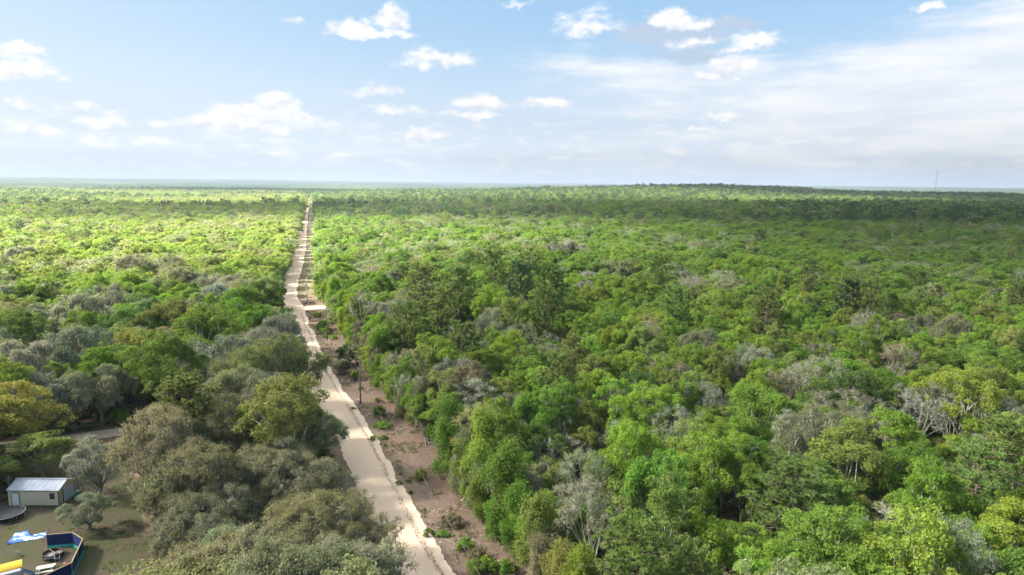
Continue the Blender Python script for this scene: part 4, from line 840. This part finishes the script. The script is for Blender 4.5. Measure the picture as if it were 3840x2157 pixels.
# radio mast
def mast():
    d = ray(3508, 706); az_ = math.atan2(d[0], d[1]); D = 3600.0; x, y = D*math.sin(az_), D*math.cos(az_); z0 = float(height(x, y)); o = empty('radio_mast', (x, y, z0)); Ht = 128.0-z0
    M['mast'] = plain('mast_steel', (0.22, 0.22, 0.27), None, 0.2, 0.6)
    for a in (0, 2.094, 4.189):
        MB().tube([(math.cos(a)*3.2, math.sin(a)*3.2, 0), (math.cos(a)*0.9, math.sin(a)*0.9, Ht)], [0.35, 0.25], 5).build('leg', M['mast'], o)
    mb = MB(); n = 16
    for i in range(n):
        for j in range(3):
            f0, f1 = i/n, (i+1)/n; a, b = j*2.094, (j+1)*2.094; r0, r1 = 3.2-2.3*f0, 3.2-2.3*f1
            mb.tube([(math.cos(a)*r0, math.sin(a)*r0, f0*Ht), (math.cos(b)*r1, math.sin(b)*r1, f1*Ht)], 0.16, 4); mb.tube([(math.cos(a)*r1, math.sin(a)*r1, f1*Ht), (math.cos(b)*r1, math.sin(b)*r1, f1*Ht)], 0.16, 4)
    mb.build('bracing', M['mast'], o)
    mb = MB()
    for j in range(6):
        a = j*1.047; mb.box((math.cos(a)*2.6, math.sin(a)*2.6, Ht-2.5), (0.6, 0.6, 4.5), rz=a); mb.tube([(0, 0, Ht-2.5), (math.cos(a)*2.6, math.sin(a)*2.6, Ht-2.5)], 0.2, 4)
    mb.build('antenna_array', M['mast'], o)
    mb = MB(); mb.box((1.6, -1.0, Ht*0.72), (1.0, 1.0, 3.0)); mb.box((-1.8, -0.6, Ht*0.55), (1.0, 1.0, 3.0)); mb.build('panel', M['mast'], o)
    tag(o, 'thin grey lattice radio mast rising above the distant horizon', 'mast')
mast()
#SECTION4
# ------------------------------------------------------------------ the yard
M['siding'] = plain('tan_siding', (0.60, 0.53, 0.39), (0.54, 0.47, 0.34), 1.2, 0.75)
M['roofmetal'] = plain('roof_metal', (0.44, 0.48, 0.54), (0.36, 0.40, 0.46), 0.8, 0.42, 0.35)
M['doorwhite'] = plain('white_door', (0.66, 0.67, 0.68), (0.56, 0.57, 0.58), 0.9, 0.55)
M['rollblue'] = plain('roll_door', (0.52, 0.62, 0.72), (0.45, 0.55, 0.66), 0.9, 0.45)
M['trim'] = plain('dark_trim', (0.07, 0.055, 0.045), None, 2.0, 0.7)
M['glass'] = plain('window_glass', (0.03, 0.04, 0.05), (0.05, 0.06, 0.07), 1.0, 0.08, 0, 0.6)
M['blacknet'] = plain('trampoline_net', (0.012, 0.013, 0.016), (0.02, 0.02, 0.024), 3.0, 0.6)
M['blacksteel'] = plain('dark_steel', (0.06, 0.06, 0.065), None, 4.0, 0.5, 0.5)
M['rust'] = plain('rusty_steel', (0.075, 0.04, 0.028), (0.045, 0.028, 0.022), 2.5, 0.85, 0.2)
M['ash'] = plain('wood_ash', (0.30, 0.27, 0.26), (0.08, 0.07, 0.065), 2.2, 0.95)
M['navy'] = plain('navy_screen', (0.012, 0.028, 0.115), (0.008, 0.018, 0.075), 1.1, 0.65, stretch=(1, 1, 0.3))
M['teal'] = plain('teal_sheet', (0.035, 0.34, 0.30), (0.06, 0.46, 0.42), 1.6, 0.5)
M['lumber'] = plain('lumber', (0.34, 0.25, 0.17), (0.26, 0.185, 0.12), 3.0, 0.85)
M['tarp'] = material('two_sided_tarp', lambda b: principled(b, b.mix(b.smooth(b.m('ADD', b.n('ShaderNodeSeparateXYZ').outputs[1] if False else b.noise(b.v('MULTIPLY', b.n('ShaderNodeTexCoord').outputs['Object'], (0.55, 1.3, 0.2)), 0.9, 3, 0.55), 0.0), 0.47, 0.53), (0.02, 0.13, 0.52, 1), (0.50, 0.58, 0.72, 1)), 0.4, 0, 0.4))
M['tablewhite'] = plain('white_boards', (0.70, 0.67, 0.62), (0.60, 0.57, 0.52), 2.0, 0.7)
M['yellowtop'] = plain('yellow_canopy', (0.78, 0.47, 0.035), (0.70, 0.40, 0.03), 1.4, 0.5)
M['slideblue'] = plain('blue_plastic', (0.05, 0.10, 0.22), (0.08, 0.13, 0.25), 1.4, 0.45)
M['greyplastic'] = plain('grey_plastic', (0.40, 0.40, 0.44), (0.30, 0.30, 0.34), 2.0, 0.6)
M['alu'] = plain('aluminium', (0.50, 0.51, 0.53), None, 4.0, 0.4, 0.5)
M['darkcloth'] = plain('dark_fabric', (0.045, 0.05, 0.065), None, 4.0, 0.9)
M['orange'] = plain('orange_plastic', (0.65, 0.13, 0.05), None, 4.0, 0.5)
M['tealbin'] = plain('teal_plastic', (0.10, 0.26, 0.28), None, 3.0, 0.5)
M['bluecloth'] = plain('blue_fabric', (0.03, 0.06, 0.18), None, 3.0, 0.8)

sx, sy, sw, sh, sr = 7.7, 4.3, 0.08, 2.5, 0.85
shed = empty('shed', (-73.75, 101.7, 0.0), R(0.8)); tag(shed, 'tan-sided shed with pale metal roof at the top of the yard', 'shed')
wl = MB(); hx_, hy_ = sx/2, sy/2
wl.raw([(-hx_, -hy_, 0), (hx_, -hy_, 0), (hx_, hy_, 0), (-hx_, hy_, 0), (-hx_, -hy_, sh), (hx_, -hy_, sh), (hx_, hy_, sh), (-hx_, hy_, sh), (-hx_, 0, sh+sr), (hx_, 0, sh+sr)], [(0, 1, 5, 4), (1, 2, 6, 9, 5), (2, 3, 7, 6), (3, 0, 4, 8, 7)])
wallo = wl.build('wall', M['siding'], shed)
bh = sh/13
for k in range(13):
    me_ = MB().box((0, -hy_-0.014, bh*(k+0.5)), (sx, 0.022, bh-0.02), rx=R(4)).build('siding_board', M['siding'], wallo)
for ex in (-1, 1):
    MB().box((ex*(hx_-0.03), -hy_-0.028, sh/2), (0.11, 0.05, sh)).build('corner_trim', M['trim'] if ex > 0 else M['siding'], shed)
ang = math.atan2(sr, hy_); ln = math.hypot(sr, hy_)+0.28; npan = 9; pw = (sx+0.35)/npan
rf = empty('roof', (0, 0, 0)); rf.parent = shed
for s in (-1, 1):
    for k in range(npan):
        xc = -(sx+0.35)/2+pw*(k+0.5); c = (xc, s*(hy_+0.14)/2, sh+sr-(ln/2)*math.sin(ang)+0.05)
        mb = MB().box(c, (pw-0.012, ln, 0.035), rx=-s*ang)
        mb.box((xc-pw/2+0.03, c[1], c[2]+0.03), (0.045, ln, 0.04), rx=-s*ang); mb.build('roof_panel', M['roofmetal'], rf)
MB().box((0, 0, sh+sr+0.075), (sx+0.4, 0.28, 0.03)).build('ridge_cap', M['roofmetal'], rf)
MB().box((0, -hy_-0.17, sh-0.07), (sx+0.36, 0.03, 0.13)).build('fascia', M['trim'], shed)
dr = MB().box((-2.75, -hy_-0.05, 1.0), (1.05, 0.06, 1.95), bev=0.01).build('door', M['doorwhite'], shed)
for bx, bz, bw, bh_ in ((-3.33, 1.02, 0.1, 2.1), (-2.17, 1.02, 0.1, 2.1), (-2.75, 2.04, 1.26, 0.1)): MB().box((bx, -hy_-0.045, bz), (bw, 0.08, bh_)).build('door_frame', M['trim'], dr)
MB().tube([(-3.2, -hy_-0.1, 1.0), (-3.2, -hy_-0.15, 1.0)], 0.035, 8).build('handle', M['alu'], dr)
wd = MB().box((2.85, -hy_-0.045, 1.5), (0.72, 0.05, 0.95)).build('window', M['trim'], shed)
for bz in (1.27, 1.73): MB().box((2.85, -hy_-0.075, bz), (0.56, 0.02, 0.38)).build('pane', M['glass'], wd)
rd = MB()
for k in range(9): rd.box((hx_+0.03, 0.25, 0.13+0.235*k), (0.04, 2.7, 0.215), bev=0.012)
rd.build('roll_up_door', M['rollblue'], shed)
for yy3 in (-1.18, 1.68): MB().box((hx_+0.035, yy3, 1.12), (0.06, 0.12, 2.24)).build('door_frame', M['trim'], shed)

def bin_(u, v, mat, label, s=1.0):
    p = g(u, v); o = empty('storage_bin', (p[0], p[1], 0)); MB().tube([(0, 0, 0), (0, 0, 0.7*s), (0, 0, 0.85*s)], [0.28*s, 0.33*s, 0.34*s], 12).build('drum', mat, o); MB().tube([(0, 0, 0.85*s), (0, 0, 0.9*s)], [0.37*s, 0.33*s], 12).build('lid', mat, o); tag(o, label, 'bin', 'bins beside the shed')
bin_(296, 1860, M['tealbin'], 'pale teal bin beside the open end of the shed'); bin_(279, 1866, M['tealbin'], 'small teal bucket between the shed and the pale bin', 0.6)

p = g(26, 1922, 0.9); tr = empty('trampoline', (p[0], p[1], 0)); tag(tr, 'round black trampoline in front of the shed door', 'trampoline')
t_ = np.linspace(0, 2*math.pi, 33); ring = np.stack([np.cos(t_)*2.3, np.sin(t_)*2.3, 0*t_+0.9], 1)
MB().tube(ring, 0.04, 6).build('rim', M['galv'], tr)
mb = MB(); k = 32; V_ = [(0, 0, 0.87)]+[(math.cos(a)*2.0, math.sin(a)*2.0, 0.89) for a in t_[:-1]]; mb.raw(V_, [(0, i+1, (i+1) % 32+1) for i in range(32)]); mb.build('mat', M['blacknet'], tr)
mb = MB(); V_ = [(math.cos(a)*r_, math.sin(a)*r_, 0.93) for a in t_[:-1] for r_ in (1.98, 2.34)]; mb.raw(V_, [(2*i, 2*i+1, (2*i+3) % 64, (2*i+2) % 64) for i in range(32)]); mb.build('pad', M['blacknet'], tr)
for j in range(4):
    a = j*1.571+0.5; P = [(math.cos(a-0.25)*2.28, math.sin(a-0.25)*2.28, 0.88), (math.cos(a-0.25)*2.28, math.sin(a-0.25)*2.28, 0.05), (math.cos(a+0.25)*2.28, math.sin(a+0.25)*2.28, 0.05), (math.cos(a+0.25)*2.28, math.sin(a+0.25)*2.28, 0.88)]
    MB().tube(P, 0.03, 6).build('leg', M['galv'], tr)

# blue screen fence: posts, rails, cloth panels with a teal strip along the foot
FH = 2.0
fp = [g(175, 2005, FH), g(272, 1997, FH), g(310, 2021, FH), g(268, 2110, FH), g(160, 2160, FH), g(95, 2185, FH)]
fence = empty('screen_fence', (fp[0][0], fp[0][1], 0)); tag(fence, 'navy cloth screen fence on wooden posts round the fire ring', 'fence')
o0 = np.array([fp[0][0], fp[0][1], 0])
FPn = []
for a, b in zip(fp[:-1], fp[1:]):
    n_ = max(1, int(round(np.linalg.norm(b-a)/2.6)))
    for q in range(n_): FPn.append((a+(b-a)*q/n_, a+(b-a)*(q+1)/n_))
for a, b in FPn:
    a = a-o0; b = b-o0; d = b-a; l_ = np.linalg.norm(d); rz = math.atan2(d[1], d[0])
    MB().box((a[0], a[1], FH/2-0.05), (0.09, 0.09, FH), rz=rz).build('post', M['lumber'], fence)
    MB().box(((a[0]+b[0])/2, (a[1]+b[1])/2, FH-0.01), (l_-0.02, 0.13, 0.045), rz=rz).build('top_rail', M['lumber'], fence)
    def cloth(z0, z1, mat, name, off, amp):
        nx, nz_ = 16, 5; V_ = []; nrm = np.array([-d[1], d[0], 0])/l_
        for i in range(nx+1):
            for j in range(nz_+1):
                u = i/nx; f = j/nz_; wv = amp*(math.sin(u*19+f*3)*0.5+math.sin(u*43+1+f*5)*0.3)*(0.4+f*0.6)
                for sgn in (0,): V_.append(a+d*u+nrm*(off+wv)+np.array([0, 0, (z1+(z0-z1)*f)-a[2]+FH-FH*1.0]))
        V_ = [np.array([v[0], v[1], z1+(z0-z1)*((ii) % (nz_+1))/nz_]) for ii, v in enumerate(V_)]
        V2 = V_+[v+nrm*0.008 for v in V_]; nn = len(V_); F_ = []
        for i in range(nx):
            for j in range(nz_):
                q = i*(nz_+1)+j; F_.append((q, q+1, q+nz_+2, q+nz_+1)); F_.append((nn+q, nn+q+nz_+1, nn+q+nz_+2, nn+q+1))
        MB().raw(V2, F_).build(name, mat, fence, smooth=True)
    cloth(0.42, FH-0.03, M['navy'], 'screen_panel', -0.06, 0.03); cloth(0.0, 0.5, M['teal'], 'foot_strip', -0.09 if False else 0.07, 0.06); cloth(0.0, 0.40, M['teal'], 'foot_strip', -0.1, 0.06)
b = fp[-1]-o0; MB().box((b[0], b[1], FH/2-0.05), (0.09, 0.09, FH)).build('post', M['lumber'], fence)

p = g(200, 2088); fr = empty('fire_ring', (p[0], p[1], 0)); tag(fr, 'large rusty round fire ring full of ash inside the screen', 'fire ring')
mb = MB(); V_ = []; 
for a in np.linspace(0, 2*math.pi, 41)[:-1]:
    for r_, z_ in ((1.2, 0.0), (1.22, 0.62), (1.25, 0.66), (1.17, 0.66), (1.15, 0.2)): V_.append((math.cos(a)*r_, math.sin(a)*r_, z_))
mb.raw(V_, [(5*i+j, (5*i+5) % 200+j, (5*i+5) % 200+j+1, 5*i+j+1) for i in range(40) for j in range(4)]).build('steel_wall', M['rust'], fr, smooth=True)
r_ = np.random.RandomState(2); mb = MB(); V_ = [(0, 0, 0.34)]
for rad_ in (0.5, 0.85, 1.155): V_ += [(math.cos(a)*rad_, math.sin(a)*rad_, 0.22+0.12*r_.rand()) for a in np.linspace(0, 2*math.pi, 25)[:-1]]
F_ = [(0, 1+i, 1+(i+1) % 24) for i in range(24)]+[(1+24*k+i, 25+24*k+i, 25+24*k+(i+1) % 24, 1+24*k+(i+1) % 24) for k in range(2) for i in range(24)]
mb.raw(V_, F_).build('ash_bed', M['ash'], fr)
MB().tube([(-0.95, 0.72, 0.69), (0.95, -0.65, 0.69)], 0.035, 6).build('bar', M['lumber'], fr)

def chair(u, v, rz, label, s=1.0, mat='darkcloth'):
    p = g(u, v); o = empty('folding_chair', (p[0], p[1], 0), rz); o.scale = (s, s, s); tag(o, label, 'chair', 'chairs in the yard')
    MB().box((0, 0, 0.42), (0.5, 0.48, 0.03), bev=0.01).build('seat', M[mat], o); MB().box((0, 0.30, 0.72), (0.5, 0.03, 0.46), rx=R(-14), bev=0.01).build('backrest', M[mat], o)
    for ex in (-0.27, 0.27):
        MB().tube([(ex, -0.28, 0), (ex, -0.24, 0.62)], 0.016, 6).build('leg', M['alu'], o); MB().tube([(ex, 0.30, 0), (ex, 0.22, 0.42), (ex, 0.37, 0.98)], 0.016, 6).build('leg', M['alu'], o); MB().box((ex, 0.0, 0.63), (0.05, 0.5, 0.025)).build('armrest', M['alu'], o)
chair(216, 2106, 0.5, 'folding chair with dark seat between fire ring and picnic table'); chair(68, 2086, 2.4, 'folding chair standing alone on the grass above the yellow canopy'); chair(58, 1952, 0.2, 'pale chair frame beside the trampoline', 0.95)
p = g(187, 2106); o = empty('low_table', (p[0], p[1], 0), R(18)); tag(o, 'low dark table in front of the fire ring', 'table')
MB().box((0, 0, 0.5), (1.25, 0.6, 0.035), bev=0.01).build('tabletop', M['darkcloth'], o)
for ex in (-0.55, 0.55):
    for ey in (-0.24, 0.24): MB().tube([(ex, ey, 0), (ex*0.95, ey, 0.49)], 0.018, 6).build('leg', M['blacksteel'], o)
p = g(172, 2145); o = empty('picnic_table', (p[0], p[1], 0), R(24)); tag(o, 'white picnic table with plank benches beside the navy screen', 'picnic table')
for k in range(5): MB().box((0, -0.34+0.17*k, 0.74), (1.95, 0.155, 0.04), bev=0.006).build('plank', M['tablewhite'], o)
for ey in (-0.78, 0.78):
    MB().box((0, ey, 0.44), (1.95, 0.27, 0.04), bev=0.006).build('bench', M['tablewhite'], o)
for ex in (-0.68, 0.68):
    for s in (-1, 1): MB().tube([(ex, s*0.8, 0), (ex, s*0.22, 0.73)], 0.045, 5).build('leg', M['tablewhite'], o)
    MB().box((ex, 0, 0.395), (0.06, 1.7, 0.07)).build('brace', M['tablewhite'], o)
p = g(243, 2121); o = empty('plastic_bucket', (p[0], p[1], 0)); MB().tube([(0, 0, 0), (0, 0, 0.28), (0, 0, 0.3)], [0.12, 0.16, 0.17], 10).build('pail', M['orange'], o); MB().tube([(-0.16, 0, 0.28), (-0.1, 0, 0.42), (0.1, 0, 0.42), (0.16, 0, 0.28)], 0.01, 5).build('handle', M['alu'], o); tag(o, 'small orange bucket beside the navy screen', 'bucket')
# crumpled two-sided tarp
tp_ = [g(27, 2044), g(58, 2000), g(104, 1993), g(112, 2012), g(178, 1996), g(170, 2016), g(140, 2024), g(100, 2030), g(60, 2036)]
c0 = np.mean(tp_, 0); nu, nv = 40, 10; r_ = np.random.RandomState(8)
top_ = np.array([tp_[0], tp_[1], tp_[2], tp_[3], tp_[4]])[:, :2]; bot_ = np.array([tp_[0], tp_[8], tp_[7], tp_[6], tp_[5]])[:, :2]
V_ = []
for i in range(nu+1):
    u = i/nu*4; k = min(3, int(u)); f = u-k; A = top_[k]*(1-f)+top_[k+1]*f; B = bot_[k]*(1-f)+bot_[k+1]*f
    for j in range(nv+1):
        q = A+(B-A)*j/nv; wr = abs(math.sin(i*0.9+j*1.3))*0.10+float(vnoise(i*0.35, j*0.5))*0.24*math.sin(math.pi*min(1, max(0.0, j/nv)))+0.03
        V_.append((q[0]-c0[0], q[1]-c0[1], wr))
F_ = [(i*(nv+1)+j, i*(nv+1)+j+1, (i+1)*(nv+1)+j+1, (i+1)*(nv+1)+j) for i in range(nu) for j in range(nv)]
nn = len(V_); V_ = V_+[(v[0], v[1], v[2]-0.015) for v in V_]; F_ = [f[::-1] for f in F_]+[tuple(nn+q for q in f) for f in F_]
tag(MB().raw(V_, F_).build('tarp', M['tarp'], None, tuple(c0), smooth=True), 'crumpled blue and white tarp lying on the grass', 'tarp')
# frame with the curved yellow canopy
ca = g(63, 2106, 2.3); cb = g(-25, 2128, 2.3); cd = g(50, 2146, 2.0)
pf = empty('play_frame', ((ca[0]+cd[0])/2-1.2, (ca[1]+cd[1])/2, 0), math.atan2((ca-cb)[1], (ca-cb)[0])); tag(pf, 'frame with curved yellow canopy over grey and blue parts', 'play frame')
mb = MB(); V_ = []
for i in range(13):
    f = i/12; z_ = 2.05+0.42*math.sin(math.pi*f)**0.8; yq = -0.95+1.9*f
    for xq in (-1.7, 1.7):
        for dz_ in (0, -0.04): V_.append((xq, yq, z_+dz_))
F_ = []
for i in range(12): q = 4*i; F_ += [(q, q+2, q+6, q+4), (q+1, q+5, q+7, q+3), (q, q+4, q+5, q+1), (q+2, q+3, q+7, q+6)]
F_ += [(0, 1, 3, 2), (48, 50, 51, 49)]
mb.raw(V_, F_).build('canopy', M['yellowtop'], pf, smooth=False)
for ex in (-1.55, 1.55):
    for ey in (-0.85, 0.85): MB().box((ex, ey, 1.03), (0.1, 0.1, 2.06)).build('post', M['lumber'], pf)
MB().box((0, 0, 1.0), (3.2, 1.8, 0.06)).build('deck', M['greyplastic'], pf); MB().box((0, -0.9, 1.25), (3.0, 0.05, 0.45), bev=0.02).build('railing', M['greyplastic'], pf)
MB().raw([(1.62, -0.3, 1.05), (1.62, 0.3, 1.05), (2.9, -0.3, 0.1), (2.9, 0.3, 0.1), (1.62, -0.36, 1.2), (2.9, -0.36, 0.25), (1.62, 0.36, 1.2), (2.9, 0.36, 0.25)], [(0, 1, 3, 2), (0, 2, 5, 4), (1, 6, 7, 3)]).build('slide', M['slideblue'], pf)
# blue camp chair by the clearing
chair(838, 1740, 2.0, 'dark blue chair in the clearing under the yellow-green oak', 1.3, 'bluecloth')
fallen(g(875, 1728), 'broken grey limb standing from the clearing under the oak', 9, 2.4)

# white-roofed house half hidden in the wood
hs = empty('house', (HOUSE[0], HOUSE[1], 0), R(8)); tag(hs, 'white-roofed house half hidden among the trees of the wood', 'house')
M['housewall'] = plain('house_wall', (0.30, 0.33, 0.38), (0.25, 0.28, 0.33), 0.6, 0.8)
mb = MB(); a_, b_, h_ = 7.0, 3.4, 2.6
mb.raw([(-a_, -b_, 0), (a_, -b_, 0), (a_, b_, 0), (-a_, b_, 0), (-a_, -b_, h_), (a_, -b_, h_), (a_, b_, h_), (-a_, b_, h_), (-a_, 0, h_+1.0), (a_, 0, h_+1.0)], [(0, 1, 5, 4), (1, 2, 6, 9, 5), (2, 3, 7, 6), (3, 0, 4, 8, 7)]).build('wall', M['housewall'], hs)
for s in (-1, 1): MB().box((0, s*(b_+0.2)/2, h_+0.53), (2*a_+0.6, math.hypot(b_, 1.0)+0.4, 0.07), rx=-s*math.atan2(1.0, b_)).build('roof', M['whitepaint'], hs)
for q in (-4.2, 0.5, 4.0): w0 = MB().box((q, -b_-0.02, 1.5), (1.2, 0.06, 1.1)).build('window', M['whitepaint'], hs); MB().box((q, -b_-0.06, 1.5), (1.0, 0.03, 0.9)).build('pane', M['glass'], w0)
MB().box((-1.8, -b_-0.03, 1.0), (0.95, 0.06, 2.0)).build('door', M['doorwhite'], hs)

# ------------------------------------------------------------------ clouds between sun and wood (outside the haze), whose shade lies on the wood
def cloud_mat(b, op=0.25):
    d = b.n('ShaderNodeBsdfDiffuse'); d.inputs[0].default_value = (0.97, 0.97, 0.97, 1); t = b.n('ShaderNodeBsdfTranslucent'); t.inputs[0].default_value = (0.97, 0.97, 0.97, 1); q = b.n('ShaderNodeBsdfTransparent')
    m1 = b.n('ShaderNodeMixShader'); m1.inputs[0].default_value = 0.82; m2 = b.n('ShaderNodeMixShader'); m2.inputs[0].default_value = op
    L_ = b.nt.links.new; L_(d.outputs[0], m1.inputs[1]); L_(t.outputs[0], m1.inputs[2]); L_(m1.outputs[0], m2.inputs[2]); L_(q.outputs[0], m2.inputs[1]); return m2.outputs[0]
M['cloud'] = material('thin_cloud', cloud_mat); M['thick'] = material('thick_cloud', lambda b: cloud_mat(b, 0.56))
import bmesh
def ico(sub):
    bm = bmesh.new(); bmesh.ops.create_icosphere(bm, subdivisions=sub, radius=1.0); bm.verts.index_update(); V = np.array([v.co[:] for v in bm.verts]); F = np.array([[v.index for v in f.verts] for f in bm.faces]); bm.free(); return V, F
IV, IF = ico(4)
def cloud(blobs, alt, seed, mat='cloud'):
    """heaps over ground spots (x, y, rx, ry): each heap hangs where its shadow falls on that spot"""
    r_ = np.random.RandomState(seed); VV, FF, n = [], [], 0; k = alt/sunv[2]
    for (x, y, rx, ry) in blobs:
        c = np.array([x, y, 0])+sunv*k; d = 1+0.16*np.sin(IV@r_.randn(3, 3)*3.0+r_.rand(3)*6).sum(1, keepdims=True)/1.7+0.07*np.sin(IV@r_.randn(3, 3)*8).sum(1, keepdims=True)
        rz = 0.30*min(rx, ry); P = IV*d*np.array([rx, ry, rz]); P[:, 2] = np.where(P[:, 2] < 0, P[:, 2]*0.35, P[:, 2]*1.1)
        VV.append(P+c); FF.append(IF+n); n += len(P)
    return tag(add('cloud', mesh_np('cloud', np.concatenate(VV), np.concatenate(FF), [M[mat]], smooth=True)), 'broad fair-weather cloud overhead', kind='structure')
cloud([(-10, 40, 300, 170), (150, 120, 300, 150), (-150, 100, 190, 130), (330, 330, 330, 260), (300, 620, 300, 240), (700, 450, 420, 330), (280, 520, 230, 260), (560, 520, 300, 300), (900, 600, 380, 300), (250, 740, 240, 220), (620, 800, 350, 260), (1000, 850, 400, 300), (-70, 195, 130, 60), (-75, 268, 120, 60), (120, 300, 160, 140)], 1350, 1)  # unseen heap over the road junction is added to shade the side turning
cloud([(-370, 930, 170, 230), (-300, 1060, 120, 200), (-480, 1000, 120, 130), (-640, 1020, 110, 70), (60, 1130, 200, 330), (420, 1080, 320, 420), (850, 1050, 420, 480), (1300, 1250, 480, 560), (1700, 1500, 500, 600)], 1350, 2, 'thick')
cloud([(-1700, 2950, 620, 330), (-900, 2950, 640, 330), (-100, 3000, 640, 360), (500, 2560, 560, 400), (1300, 2450, 700, 480), (2100, 2500, 600, 600)], 1500, 3, 'thick')

# ------------------------------------------------------------------ haze
def haze_mat():
    m = bpy.data.materials.new('haze'); m.use_nodes = True; nt = m.node_tree; nt.nodes.clear()
    v = nt.nodes.new('ShaderNodeVolumePrincipled'); v.inputs['Color'].default_value = (0.245, 0.295, 0.37, 1); v.inputs['Density'].default_value = 0.00013; v.inputs['Anisotropy'].default_value = 0.0
    o = nt.nodes.new('ShaderNodeOutputMaterial'); nt.links.new(v.outputs[0], o.inputs['Volume']); return m
HZ = 26500.0
tag(MB().box((0, 0, 70.0), (2*HZ, 2*HZ, 200.0)).build('haze', haze_mat()), 'thin pale haze over the wood', 'haze', kind='stuff')
